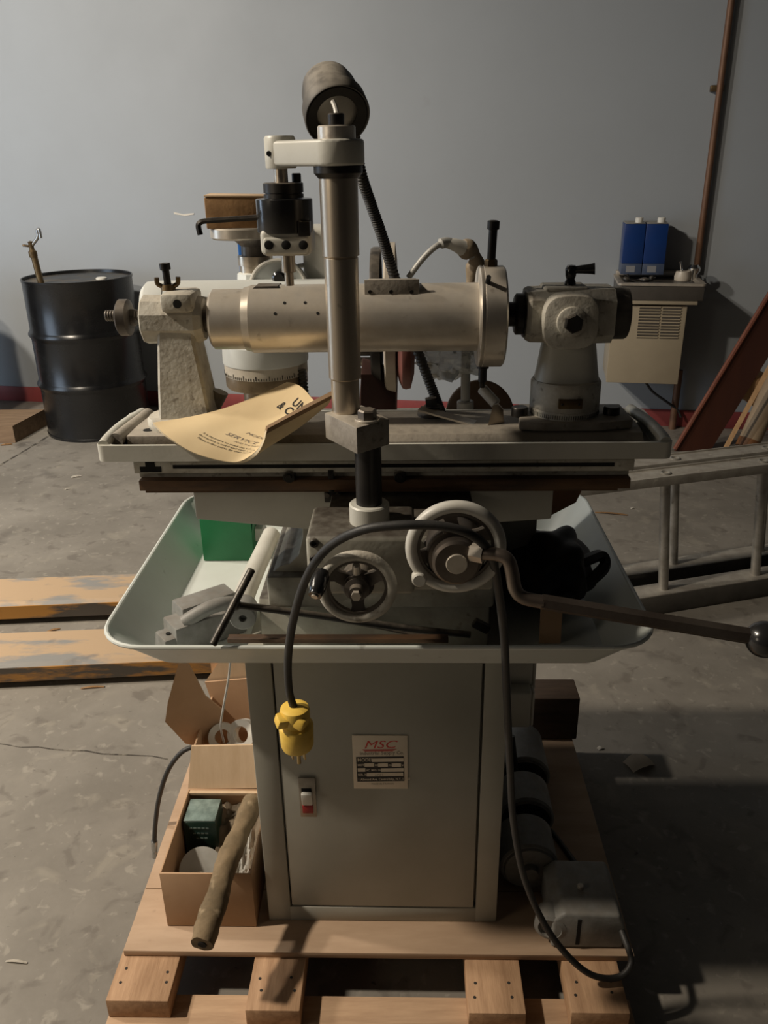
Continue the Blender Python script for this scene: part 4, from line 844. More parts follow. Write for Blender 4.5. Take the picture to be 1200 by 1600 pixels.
def closed_layer(o0, o1, inset=0.0):
    b_ = B(); nu, nv = 44, 20
    def q(u, v, o): 
        u = inset + u * (1 - 2 * inset) if inset else u
        return man_s(u, v) + man_n(u, v) * o
    top = [[b_.bm.verts.new(q(i / nu, j / nv, o1 * sgn)) for i in range(nu + 1)] for j in range(nv + 1)]
    bot = [[b_.bm.verts.new(q(i / nu, j / nv, o0 * sgn)) for i in range(nu + 1)] for j in range(nv + 1)]
    f = b_.bm.faces.new
    for j in range(nv):
        for i in range(nu):
            f((top[j][i], top[j][i + 1], top[j + 1][i + 1], top[j + 1][i])); f((bot[j][i], bot[j + 1][i], bot[j + 1][i + 1], bot[j][i + 1]))
    for i in range(nu): f((top[0][i], bot[0][i], bot[0][i + 1], top[0][i + 1])); f((top[nv][i], top[nv][i + 1], bot[nv][i + 1], bot[nv][i]))
    for j in range(nv): f((top[j][0], top[j + 1][0], bot[j + 1][0], bot[j][0])); f((top[j][nu], bot[j][nu], bot[j + 1][nu], top[j + 1][nu]))
    return b_
part('front_cover', closed_layer(-.0006, 0.0), m_manila, man)
part('pages', closed_layer(-.0040, -.0008, .006), m_page, man)
part('back_cover', closed_layer(-.0048, -.0042), m_manila, man)
sp_ = B()
lo = []
for j in range(21):
    v = j / 20; e_ = man_s(1, v); n__ = man_n(1, v) * sgn; t_ = (man_s(1, v) - man_s(.96, v)).normalized()
    lo.append([e_ - n__ * .0056 - t_ * .004, e_ + n__ * .0012 - t_ * .004, e_ + n__ * .0012 + t_ * .0045, e_ - n__ * .0056 + t_ * .0045])
part('spine_tape', sp_.loops(lo), m_spine, man)
WU = sum((fcv[i + 1] - fcv[i]).length for i in range(len(fcv) - 1)); WV = (samp(bcv, .3) - samp(fcv, .3)).length
def cover_text(body, size, u0, v0, material, shear=0.0, bold=0.0, space=1.0):
    bm = text_bm(body, size, shear=shear, bold=bold, space=space)
    bmesh.ops.triangulate(bm, faces=bm.faces[:])
    bmesh.ops.subdivide_edges(bm, edges=[e for e in bm.edges if e.calc_length() > size * .4], cuts=2, use_grid_fill=False)
    for v_ in bm.verts:
        u = u0 + v_.co.x / WU; v = v0 + v_.co.y / WV
        u = min(u, .985); v = min(max(v, .005), .995)
        v_.co = man_s(u, v) + man_n(u, v) * sgn * .0004
    b_ = B(); b_.bm.free(); b_.bm = bm
    part('cover_text', b_, material, man, recalc=False)
cover_text('UNIVERSAL TOOL', .0185, .36, .86, m_ink, bold=.0005, space=1.08)
cover_text('& CUTTER GRINDER', .0185, .285, .775, m_ink, bold=.0005, space=1.08)
cover_text('MODEL', .0085, .385, .375, m_inkg, shear=.2)
cover_text('SERVICE', .0105, .325, .275, m_inkg, shear=.3, space=1.05)
cover_text('AND THE PARTS', .0045, .40, .232, m_inkg)
cover_text('It is important to read this before', .0048, .25, .185, m_ink)
cover_text('the machine is used and keep it ready', .0048, .245, .155, m_ink)
cover_text('Please order parts by their number', .0048, .26, .125, m_ink)

# ------------------------------------------------------------------ power cord with yellow plug
cord = thing('power_cord', 'black power cord draped over the handwheel with a yellow plug hanging by the door', 'cord', M(462, 1150, 1.0))
cpts = [M(460, 1108, 1.0), M(452, 1080, 1.0), M(450, 1030, .995), M(458, 970, .975), M(478, 905, .95), M(510, 858, .93), M(560, 830, .905), M(620, 821, .895), M(690, 822, .895), M(740, 838, .90), M(768, 870, .915), M(780, 930, .955), M(788, 1000, .99), M(792, 1090, 1.02), M(797, 1200, 1.05), M(803, 1290, 1.06), M(822, 1380, 1.06), M(862, 1462, 1.05), M(915, 1518, 1.045), M(962, 1528, 1.05), M(986, 1505, 1.065), M(975, 1465, 1.10), M(955, 1420, 1.16), M(915, 1370, 1.26), M(870, 1310, 1.38), M(815, 1240, 1.48), M(800, 1150, 1.5)]
part('cable', B().tube(cpts, .0058, 12, 10), m_rubber, cord)
pt = M(460, 1103, 1.0); pbm = M(465, 1166, 1.0); pax = (pbm - pt).normalized(); PLr = mm(27.5, pt); PL = (pbm - pt).length
plug = part('plug', B().lathe(pt, pax, [(0, 0), (PLr * .55, 0), (PLr * .8, .003), (PLr * .86, .008), (PLr * .84, PL * .30), (PLr * .80, PL * .40), (PLr * .97, PL * .44), (PLr, PL * .47), (PLr * .95, PL * .93), (PLr * .88, PL), (0, PL)], 36), m_yellow, cord, 'yellow plug with three prongs')
part('cord_clamp', B().box(pt + pax * PL * .22 + V((-PLr * .55, -PLr * .5, 0)), (.026, .02, .018), (.3, .2, .5), bev=.004).box(pt + pax * PL * .24 + V((PLr * .3, -PLr * .62, 0)), (.02, .016, .018), (-.2, .3, -.4), bev=.004), m_yellow, plug)
for dx, dy in ((-.009, .0), (.009, .0)):
    b_ = pbm + V((dx, dy, 0)); part('prong', B().box(b_ + pax * .011, (.0022, .0075, .024), (0, 0, .5), bev=.0004), m_brass, plug)
b_ = pbm + V((.002, -.009, 0)); part('ground_pin', B().cyl(b_, b_ + pax * .025, .003, n=12, bev=.0008), m_brass, plug)

# ------------------------------------------------------------------ things lying in the chip tray
ga = MZ(317, 877, FZ); gb = MZ(397, 877, FZ)
gtop = M(312, 795, ga.y).z
gx = thing('green_box', 'green cardboard box standing at the back left of the chip tray', 'box', ((ga.x + gb.x) / 2, ga.y + .05, FZ))
gx0, gx1 = M(314, 835, ga.y).x, gb.x
part('carton', B().bb((gx0, ga.y, FZ + .001), (gx1, ga.y + .10, gtop + .03), bev=.0012), m_green, gx)
part('flap', B().box((gx1 + .004, ga.y + .05, FZ + .09), (.0015, .095, .05), (0, math.radians(8), 0)), m_green, gx)
wn = M(405, 833, 1.56); solo('pipe_nut', B().cyl(wn + V((0, .02, 0)), wn + V((0, -.01, 0)), .016, n=6, bev=.001), m_white, wn, 'off-white hexagonal nut beside the green box', 'nut')
tbp = [M(424, 835, 1.50), M(408, 870, 1.42), M(392, 905, 1.345), M(372, 955, 1.27)]
for p_ in tbp: p_.z = max(p_.z, FZ + .019)
solo('grey_tube', B().tube(tbp, lambda t: .0175 + .002 * t, 18, 8), m_wheelp, tbp[-1], 'pale grey tube leaning in the tray beside the machine base', 'tube')
# grey cast block
cbk = thing('cast_block', 'grey cast iron vee block with curved rib lying in the left of the tray', 'block', MZ(300, 1000, FZ))
o_ = MZ(303, 998, FZ) + V((.012, 0, 0)); ang = math.radians(38)
ux, uy = V((math.cos(ang), math.sin(ang), 0)), V((-math.sin(ang), math.cos(ang), 0))
def cbx(name, u0, u1, v0, v1, z0_, z1_, mt, parent, bev=.003):
    lo_ = []
    for z_, i_ in ((z0_, 0.0), (z1_, .003)):
        lo_.append([o_ + ux * u + uy * v + V((0, 0, z_)) for u, v in ((u0 + i_, v0 + i_), (u1 - i_, v0 + i_), (u1 - i_, v1 - i_), (u0 + i_, v1 - i_))])
    b_ = B().loops(lo_)
    bmesh.ops.bevel(b_.bm, geom=b_.bm.edges[:], offset=bev, segments=2, affect='EDGES', profile=.5)
    return part(name, b_, mt, parent)
cbx('body', -.055, .075, -.03, .03, 0.001, .05, m_greycast, cbk)
cbx('top_step', -.03, .075, -.005, .045, .04, .068, m_greycast, cbk)
cbx('foot_lug', -.075, -.045, -.028, .02, 0.001, .034, m_greycast, cbk)
rb2 = [o_ + ux * (-.03 + .11 * t) + uy * (-.012 - .02 * math.sin(PI * t * .8)) + V((0, 0, .05 + .022 * math.sin(PI * t))) for t in [k / 10 for k in range(11)]]
part('curved_rib', B().tube(rb2, .012, 12, 2), m_greycast, cbk)
hp = o_ + ux * -.058 + uy * -.006 + V((0, 0, .035)); part('bolt_hole', B().cyl(hp, hp + V((0, 0, .001)), .004, n=12), m_blk, cbk)
cc = M(377, 972, 1.16); cc.z = max(cc.z, FZ + .022)
bsh = thing('steel_bushing', 'round steel bushing with a centre hole lying beside the grey cast block', 'bushing', (cc.x, 1.16, FZ))
part('ring', B().lathe((cc.x, 1.175, cc.z), (.12, -1, 0), [(0, -.04), (.021, -.04), (.022, -.038), (.022, .002), (.020, .004), (.0065, .004), (.0062, -.006), (0, -.006)], 32), m_greycast, bsh)
# tee wrench and bars
tw = thing('tee_wrench', 'long black tee-handled wrench lying across the front of the tray', 'wrench', M(360, 950, 1.13))
t0, t1 = M(394, 889, 1.15), M(332, 1008, 1.075)
part('tee_bar', B().cyl(t0, t1, .0062, n=14, bev=.002), m_black, tw)
part('tee_joint', B().sphere(M(368, 945, 1.125), .0095, 16, 8), m_black, tw)
part('shaft', B().tube([M(368, 945, 1.125), M(500, 962, 1.14), M(640, 982, 1.15), M(735, 992, 1.15)], .0058, 10, 6), m_black, tw)
solo('flat_bar', B().tube([M(400, 948, 1.17), M(560, 972, 1.172), M(690, 998, 1.165)], .0065, 4, 5), m_darksteel, M(560, 985, 1.16), 'flat dark steel bar lying next to the tee wrench shaft', 'bar', angle=20)
b0, b1 = M(358, 994, 1.13), M(560, 998, 1.13)
solo('rusty_bar', B().bb((b0.x, 1.115, b0.z - .004), (M(700, 998, 1.13).x, 1.13, b0.z + .004), bev=.001), m_rust, b0, 'thin rusty bar along the front lip of the tray', 'bar')
# black bag and cardboard in the right of the tray
bag = B(); bc_ = M(850, 885, 1.36)
bag.sphere(bc_, .1, 48, 30)
for v_ in bag.bm.verts:
    d = v_.co - bc_; k_ = noise.noise(d * 9 + V((2, 7, 1))) * .35 + noise.noise(d * 22) * .22
    q = bc_ + V((d.x * .85, d.y * 1.0, d.z * .72)) * (1 + k_)
    q.z = max(q.z, FZ + .002); lim = TX1 - .05 + (q.z - FZ) * .6; q.x = min(q.x, lim); v_.co = q
solo('black_bag', bag, m_cloth, (bc_.x, bc_.y, FZ), 'crumpled black bag stuffed into the right of the chip tray', 'bag')
sp0 = [M(800, 905, 1.30), M(850, 900, 1.32), M(905, 880, 1.32), M(938, 868, 1.355), M(945, 884, 1.34), M(925, 905, 1.31), M(890, 930, 1.27), M(870, 945, 1.24)]
solo('black_strap', B().tube(sp0, .011, 6, 8), m_cloth, sp0[-1], 'black strap looped over the right wall of the tray', 'strap')
cq0, cq1 = M(846, 944, 1.21), M(880, 990, 1.19)
solo('cardboard_scrap', B().box(((cq0.x + cq1.x) / 2, 1.21, (FZ + cq0.z) / 2), (cq1.x - cq0.x, .005, cq0.z - FZ), (math.radians(-6), 0, 0)), m_card, (cq0.x, 1.21, FZ), 'upright piece of brown cardboard in the right of the tray', 'cardboard')

# ------------------------------------------------------------------ cardboard box beside the cabinet with its contents
BZ0 = DZ + .001
Bx0, Bx1, By0, By1 = -0.432, -0.258, 1.150, 1.378
Bh = .247
cbx_ = thing('cardboard_box', 'open cardboard box full of parts on the pallet left of the cabinet', 'box', ((Bx0 + Bx1) / 2, 1.26, BZ0))
T = .0035
part('front_panel', B().bb((Bx0, By0, BZ0), (Bx1, By0 + T, Bh), bev=.0008), m_card, cbx_)
part('back_panel', B().bb((Bx0, By1 - T, BZ0), (Bx1, By1, Bh), bev=.0008), m_card, cbx_)
part('left_panel', B().bb((Bx0, By0 + T, BZ0), (Bx0 + T, By1 - T, Bh), bev=.0008), m_card, cbx_)
part('right_panel', B().bb((Bx1 - T, By0 + T, BZ0), (Bx1, By1 - T, Bh), bev=.0008), m_card, cbx_)
part('bottom_panel', B().bb((Bx0 + T, By0 + T, BZ0), (Bx1 - T, By1 - T, BZ0 + T)), m_card, cbx_)
f0, f1 = M(299, 1166, By1 + .03), M(403, 1164, By1 + .03)
part('back_flap', B().loops([[V((Bx0, By1 - .001, Bh)), V((Bx1 - .005, By1 - .001, Bh + .003)), V((Bx1 - .005, By1 + .003, Bh + .003)), V((Bx0, By1 + .003, Bh))],
                         [V((f0.x, By1 + .03, f0.z)), V((f1.x, By1 + .03, f1.z)), V((f1.x, By1 + .034, f1.z)), V((f0.x, By1 + .034, f0.z))]]), m_cardl, cbx_)
part('flap_edge', B().bb((Bx0, By1 - .012, Bh - .008), (Bx1 - .006, By1 - .001, Bh - .002)), m_cardl, cbx_)
# contents
dgb = thing('small_green_carton', 'small dark green carton with pale top inside the open cardboard box', 'box', (Bx0 + .04, By1 - .05, BZ0 + T))
dg0 = M(300, 1242, By1 - .03); 
part('carton', B().bb((Bx0 + .008, By1 - .085, BZ0 + T), (Bx0 + .075, By1 - .02, Bh - .012), bev=.001), m_dgreen, dgb)
part('lid', B().bb((Bx0 + .009, By1 - .084, Bh - .012), (Bx0 + .074, By1 - .021, Bh - .009), bev=.001), m_teal, dgb)
yf = By1 - .0855
for k in range(3):
    for j in range(5 - k):
        x_ = Bx0 + .02 + .006 * k + j * .0085
        part('print_mark', B().bb((x_, yf - .0002, Bh - .03 - .013 * k), (x_ + .006, yf + .0003, Bh - .0265 - .013 * k)), m_teal, dgb)
gp_ = V((Bx0 + .052, By0 + .085, BZ0 + .055))
solo('steel_disc', B().lathe(gp_, (.35, -.55, .75), [(0, 0), (.043, 0), (.044, .002), (.044, .006), (.02, .007), (0, .007)], 44), m_pipe, gp_ - V((0, 0, .03)), 'pale grey steel disc tilted in the open cardboard box', 'disc')
gk = V((Bx0 + .04, By0 + .06, BZ0 + .05))
solo('drill_chuck', B().lathe(gk, (-.6, -.6, .2), [(0, -.02), (.016, -.02), (.018, -.015), (.018, .008), (.014, .010), (.011, .022), (.008, .023), (0, .023)], 20), m_cast, gk, 'dusty grey drill chuck in front of the steel disc in the box', 'chuck')
solo('paper_bag', B().sheet(lambda u, v: V((Bx0 + .01 + u * (Bx1 - Bx0 - .02), By0 + .01 + v * .06, BZ0 + .045 + .03 * v * u + .02 * noise.noise(V((u * 5, v * 4, 1))) + .012 * noise.noise(V((u * 13, v * 9, 3))))), 20, 10, .001), m_white, (Bx0 + .08, By0 + .03, BZ0 + .04), 'crumpled white paper at the front of the open cardboard box', 'paper')
solo('brown_wrapper', B().sheet(lambda u, v: V((Bx0 + .07 + u * .09, By0 + .10 + v * .12, BZ0 + .05 + .05 * v + .02 * noise.noise(V((u * 4, v * 4, 7))) + .008 * noise.noise(V((u * 13, v * 13, 3))))), 16, 16, .001), m_tape, (Bx0 + .11, By0 + .15, BZ0 + .05), 'brown crumpled wrapper under the muddy stick in the box', 'wrapper')
bs1_ = V((Bx1 - .045, By0 + .045, BZ0 + .055)); solo('short_pipe', B().cyl(bs1_, bs1_ + V((.02, .035, .05)), .0095, n=20, bev=.001), m_bright, bs1_, 'short bright steel pipe at the right of the cardboard box', 'pipe')
wrp = B().sheet(lambda u, v: V((Bx1 - .045 + u * .028, By0 + .02 + v * .12, BZ0 + .07 + .09 * v + .015 * noise.noise(V((u * 5, v * 8, 17))))), 8, 18, .001)
solo('white_wrapper', wrp, m_white, (Bx1 - .02, By0 + .05, BZ0 + .07), 'crumpled white wrapping against the right side of the box', 'wrapper')
# muddy stick across the box
k0, ka, k1 = M(397, 1250, 1.285), M(357, 1343, 1.155), M(316, 1476, 1.0)
stk = B().tube([k0, k0.lerp(ka, .5), ka, ka.lerp(k1, .5), k1], lambda t: .0195 + .002 * t + .0016 * math.sin(t * 17), 20, 10)
for v_ in stk.bm.verts: v_.co += V((noise.noise(v_.co * 60), noise.noise(v_.co * 60 + V((5, 0, 0))), noise.noise(v_.co * 60 + V((0, 5, 0))))) * .0028
ms = thing('muddy_stick', 'thick muddy wooden stick lying out over the front of the cardboard box', 'stick', k1)
part('stick', stk, m_bark, ms)
kd = (k1 - ka).normalized(); part('hollow_end', B().cyl(k1 - kd * .002, k1 + kd * .0012, .008, n=14), m_blk, ms)
# second box behind, with its standing flap, rolls and string
b2 = thing('cardboard_carton', 'second open cardboard carton behind the parts box with a tall raised flap', 'box', (-.36, 1.6, BZ0))
sx0_, sx1_, sy0_, sy1_ = Bx0 + .0, -.25, By1 + .045, 1.66
hz2 = .30
part('front_panel', B().bb((sx0_, sy0_, BZ0), (sx1_, sy0_ + T, .24)), m_card, b2)
part('left_panel', B().bb((sx0_, sy0_ + T, BZ0), (sx0_ + T, sy1_, hz2)), m_card, b2)
part('right_panel', B().bb((sx1_ - T, sy0_ + T, BZ0), (sx1_, sy1_, hz2)), m_card, b2)
part('back_panel', B().bb((sx0_, sy1_ - T, BZ0), (sx1_, sy1_, hz2 + .10)), m_card, b2)
part('bottom_panel', B().bb((sx0_ + T, sy0_ + T, BZ0), (sx1_ - T, sy1_ - T, BZ0 + T)), m_card, b2)
fpx = [(279, 1036), (294, 1038), (320, 1088), (348, 1110), (345, 1160), (303, 1165), (290, 1162), (258, 1128), (262, 1098)]
fl_ = [M(px, py, 1.46 + (px - 258) * .0009) for px, py in fpx]
part('raised_flap', B().loops([fl_, [p + V((.001, .004, 0)) for p in fl_]]), m_card, b2)
tl_ = [M(px, py, 1.64) for px, py in ((320, 1066), (345, 1030), (392, 1030), (392, 1060))]
part('top_flap', B().loops([tl_, [p + V((0, .02, -.012)) for p in tl_]]), m_cardl, b2)
fr2 = [M(px, py, 1.63) for px, py in ((320, 1066), (392, 1060), (396, 1140), (350, 1150))]
part('inner_flap', B().loops([fr2, [p + V((0, .004, 0)) for p in fr2]]), m_card, b2)
for k, (px, py, r_) in enumerate(((345, 1160, .032), (378, 1156, .034))):
    p = M(px, py, 1.50); solo('tape_roll', B().lathe(p + V((0, .02, 0)), (.2 - .5 * k, -.8, .5), [(r_ * .55, -.01), (r_, -.01), (r_, .014), (r_ * .55, .014)], 32, ring=True), m_white, p, ('white tape roll lying nearer the raised flap in the second carton', 'white tape roll lying against the cabinet in the second carton')[k], 'tape roll', 'tape rolls in the second carton')
sg = [M(360, 1030, 1.45), M(357, 1060, 1.45), M(349, 1105, 1.44), M(345, 1135, 1.45), M(350, 1160, 1.48)]
solo('grey_string', B().tube(sg, .0024, 8, 8), m_pipe, sg[-1], 'thin grey string hanging into the second carton', 'string')
# hose with a metal end
hs = thing('rubber_hose', 'black rubber hose with a metal end fitting hanging over the pallet edge', 'hose', M(243, 1340, 1.42))
hpts = [M(318, 1172, 1.42), M(300, 1168, 1.415), M(281, 1178, 1.41), M(262, 1205, 1.41), M(249, 1245, 1.41), M(243, 1285, 1.415), M(241, 1318, 1.42)]
part('hose', B().tube(hpts, .0052, 12, 8), m_rubber, hs)
e_0, e_1 = M(241, 1314, 1.42), M(242, 1340, 1.42); ed_ = (e_1 - e_0).normalized(); eL = (e_1 - e_0).length
part('end_fitting', B().lathe(e_0, ed_, [(0, 0), (.0072, 0), (.0078, .004), (.007, eL * .55), (.0056, eL * .6), (.0066, eL * .65), (.0066, eL * .95), (.003, eL), (0, eL)], 16), m_galv, hs)

# ------------------------------------------------------------------ right side of the cabinet
for k, (pa_, pb2) in enumerate((((803, 1034), (836, 1081)), ((801, 1082), (833, 1138)))):
    Yb = 1.46 - .03 * k
    q0, q1 = M(*pa_, Yb), M(*pb2, Yb)
    sb = thing('switch_box', ('upper grey electrical box on the right side of the cabinet', 'lower grey electrical box on the right side of the cabinet')[k], 'electrical box', (.24, Yb + .04, q1.z), 'electrical boxes on the cabinet side')
    part('box_body', B().bb((xr, Yb, q1.z), (q1.x - .006, Yb + .10, q0.z), bev=.006, seg=3), m_paint, sb)
    part('box_cover', B().bb((q1.x - .006, Yb + .002, q1.z + .003), (q1.x, Yb + .098, q0.z - .003), bev=.003), m_wheelp, sb)
    part('cable_gland', B().cyl((xr + .018, Yb - .001, q0.z - .03), (xr + .018, Yb - .02, q0.z - .03), .012, n=18, bev=.002).cyl((xr + .018, Yb - .02, q0.z - .03), (xr + .018, Yb - .024, q0.z - .03), .006, n=12), m_black, sb)
mlab = ('grey round motor end with black face lying farthest back on the pallet', 'grey round motor end with black face in the middle on the pallet', 'grey round motor end lying nearest the front on the pallet')
for k, (yy, xx_, rr, ln) in enumerate(((1.50, .30, .060, .13), (1.37, .288, .060, .09), (1.245, .278, .058, .09))):
    zc_ = DZ + rr + .001
    em = thing('motor_end', mlab[k], 'motor', (xx_, yy + ln / 2, DZ), 'motor ends on the pallet')
    part('shell', B().lathe((xx_, yy, zc_), (0, 1, 0), [(0, 0), (rr - .004, 0), (rr, .004), (rr, ln - .004), (rr - .004, ln), (0, ln)], 40), m_greycast, em)
    part('end_face', B().lathe((xx_, yy + .001, zc_), (0, -1, 0), [(0, 0), (rr * .9, 0), (rr * .85, .006), (rr * .3, .008), (rr * .25, .02), (0, .02)], 36), m_black if k < 2 else m_greycast, em)
cx0, cx1 = MZ(862, 1490, DZ).x, MZ(975, 1490, DZ).x
cs = thing('angle_casting', 'grey machine casting with a slot on the front right of the pallet', 'casting', ((cx0 + cx1) / 2, 1.17, DZ))
cpoly = [(cx0, DZ + .001), (cx1, DZ + .001), (cx1, DZ + .055), (cx1 - .012, DZ + .085), (cx0 + .02, DZ + .088), (cx0, DZ + .07)]
part('body', B().prism(cpoly, (0, 1.11, 0), (1, 0, 0), (0, 0, 1), (0, .13, 0), bev=.006, seg=3), m_greycast, cs)
part('slot', B().bb((cx0 + .045, 1.108, DZ + .012), (cx0 + .052, 1.12, DZ + .075)), m_blk, cs)
part('side_boss', B().lathe((cx0 - .002, 1.12, DZ + .045), (-.3, -1, 0), [(0, -.03), (.03, -.03), (.03, .004), (.022, .007), (.02, .0), (0, 0)], 32), m_greycast, cs)
part('top_screw', B().cyl((cx0 + .06, 1.17, DZ + .087), (cx0 + .06, 1.17, DZ + .095), .006, n=14, bev=.001), m_bright, cs)

# ------------------------------------------------------------------ oil drum with hand pump (world frame)
FR[0] = I4
dcx, dcy, dr_ = -1.70, 4.80, .295
def drum(cx_, cy_, label, full=True):
    d_ = thing('oil_drum', label, 'drum', (cx_, cy_, 0))
    H_ = .885
    pr = [(0, .012), (dr_ - .008, .012), (dr_ - .006, 0), (dr_ + .003, 0), (dr_ + .004, .014), (dr_, .018)]
    for zc_ in (.30, .585):
        pr += [(dr_, zc_ - .028), (dr_ + .003, zc_ - .02), (dr_ + .013, zc_ - .004), (dr_ + .013, zc_ + .004), (dr_ + .003, zc_ + .02), (dr_, zc_ + .028)]
    pr += [(dr_, H_ - .02), (dr_ + .003, H_ - .014), (dr_ + .004, H_ - .003), (dr_ + .001, H_), (dr_ - .004, H_ - .002), (dr_ - .006, H_ - .018)]
    part('shell', B().lathe((cx_, cy_, 0), (0, 0, 1), pr, 64), m_drum, d_)
    part('lid', B().lathe((cx_, cy_, H_ - .02), (0, 0, 1), [(0, -.004), (dr_ - .0055, -.004), (dr_ - .0055, .002), (dr_ * .9, .003), (0, .002)], 48), m_drumtop, d_)
    return d_
dm = drum(dcx, dcy, 'shiny black steel oil drum standing by the wall')
part('bung_cap', B().lathe((dcx + .14, dcy - .02, .866), (0, 0, 1), [(0, 0), (.03, 0), (.03, .008), (.022, .012), (0, .013)], 24), m_white, dm, 'white bung cap')
pmx, pmy = at(I4, 64, 440, 4.62).x, 4.62
hpq = thing('hand_pump', 'brass hand pump with chrome spout standing in the black drum lid', 'pump', (pmx, pmy, .868))
def pz(py): return at(I4, 62, py, pmy).z
tpx = at(I4, 58, 362, pmy).x
part('stem', B().tube([(pmx, pmy, .868), (pmx - .008, pmy, pz(420)), (pmx - .014, pmy, pz(398))], .017, 16, 4), m_brassold, hpq)
part('valve_body', B().lathe((pmx - .016, pmy, pz(402)), (-.05, 0, 1), [(0, 0), (.02, 0), (.022, .01), (.022, .03), (.013, .04), (.013, .075), (.016, .08), (0, .085)], 18), m_brassold, hpq)
part('spout', B().tube([(pmx - .02, pmy, pz(385)), (tpx, pmy, pz(370)), (tpx + .002, pmy, pz(361)), (tpx + .012, pmy, pz(359)), (tpx + .014, pmy, pz(372))], .009, 12, 6), m_galv, hpq)
part('side_handle', B().tube([(pmx - .018, pmy, pz(385)), (pmx - .05, pmy - .01, pz(383)), (pmx - .058, pmy - .01, pz(383))], .006, 10, 4), m_brassold, hpq)
drum(-2.735, 4.72, 'second black oil drum at the left edge of the floor')
# board and stick on the floor by the drums
a0_, a1_ = G(0, 690, 0.0), G(48, 655, 0)
pk = B().loops([[V((-2.42, 4.52, 0.001)), V((-2.10, 4.52, .001)), V((-2.10, 4.52, .10)), V((-2.42, 4.52, .10))], [V((-2.42, 4.86, .001)), V((-2.04, 4.86, .001)), V((-2.04, 4.86, .10)), V((-2.42, 4.86, .10))]])
solo('timber_skid', pk, m_oldwood, (-2.3, 4.7, 0), 'low wooden skid on the floor left of the black drum', 'skid')
q0, q1 = G(22, 687), G(55, 655)
dq = (q1 - q0).normalized(); nq = V((-dq.y, dq.x, 0)) * .012
solo('metal_rule', B().loops([[q0 - nq + V((0, 0, .0005)), q0 + nq + V((0, 0, .0005)), q0 + nq + V((0, 0, .004)), q0 - nq + V((0, 0, .004))], [q1 - nq + V((0, 0, .0005)), q1 + nq + V((0, 0, .0005)), q1 + nq + V((0, 0, .004)), q1 - nq + V((0, 0, .004))]]), m_alu, q0, 'flat metal strip lying on the floor beside the black drum', 'strip')

# ------------------------------------------------------------------ pallet truck forks on the left
pt_ = thing('pallet_truck', 'yellow and grey pallet truck with worn forks lying low on the floor behind the grinder', 'pallet truck', (-1.6, 2.42, 0))
fa = math.radians(3)
def fork(y0_, y1_, xe):
    lo_ = []
    for x_, zt_2 in ((-2.3, .085), (xe - .12, .085), (xe, .06)):
        yo = math.tan(fa) * (x_ + 1.2)
        lo_.append([V((x_, y0_ + yo, .028)), V((x_, y0_ + yo, zt_2 - .012)), V((x_, y0_ + .012 + yo, zt_2)), V((x_, y1_ - .012 + yo, zt_2)), V((x_, y1_ + yo, zt_2 - .012)), V((x_, y1_ + yo, .028))])
    f_ = part('fork', B().loops(lo_), m_fork, pt_, angle=30)
    lo_ = []
    for x_ in (-2.3, xe - .13):
        yo = math.tan(fa) * (x_ + 1.2)
        lo_.append([V((x_, y0_ - .003 + yo, .026)), V((x_, y0_ - .003 + yo, .074)), V((x_, y0_ + .001 + yo, .074)), V((x_, y0_ + .001 + yo, .026))])
    part('fork_side', B().loops(lo_), m_forky, f_)
    part('load_roller', B().cyl((xe - .2, y0_ + .05, .026), (xe - .2, y1_ - .03, .026), .025, n=18), m_black, f_)
fork(2.50, 2.70, -.50); fork(2.115, 2.315, -.30)
part('yoke', B().bb((-2.5, 2.0, .06), (-2.28, 2.75, .32), bev=.02), m_forky, pt_)

# ------------------------------------------------------------------ aluminium extension ladder lying on its side
FR[0] = FRL
ld = thing('extension_ladder', 'aluminium extension ladder lying on its edge behind the machine on the right', 'ladder', (0.3, 0.1, 0))
zt4 = at(FRL, 1040, 742, 0).z
zb4 = at(FRL, 1040, 917, 0).z
for sec, (yo, x0_, x1_, dz_) in enumerate(((0.0, -.75, 2.6, 0), (.16, -.75, 2.6, -.02))):
    for nm, z_ in (('top_rail', zt4 + dz_), ('bottom_rail', zb4 - .01)):
        r_ = B().bb((x0_, yo - .04, z_), (x1_, yo + .04, z_ + .006), bev=.001)
        sg_ = 1 if nm == 'top_rail' else -1
        zf0, zf1 = (z_ - .02, z_ + .012) if sg_ > 0 else (.001, z_ + .004)
        rl0 = part(nm, r_, m_alup, ld)
        for yf_ in (-.0405, .0405):
            part('rail_flange', B().bb((x0_, yo + yf_ - .0025, zf0), (x1_, yo + yf_ + .0025, zf1), bev=.001), m_alup if sg_ > 0 else m_flange, rl0)  # bottom rail flanges get the painted-in shade tone
    for k in range(-2, 8):
        xr_ = (-.058 if sec == 0 else .085) + k * .375
        if xr_ < x0_ + .05: continue
        rg_ = part('rung', B().cyl((xr_ + .05, yo, zb4 - .006), (xr_, yo, zt4 + dz_ + .002), .017, n=18), m_alu, ld)
        part('rung_end', B().lathe((xr_, yo, zt4 + dz_ + .006), (0, 0, 1), [(.009, 0), (.017, 0), (.018, .003), (.014, .005), (.009, .002)], 18, ring=True), m_alu, rg_)
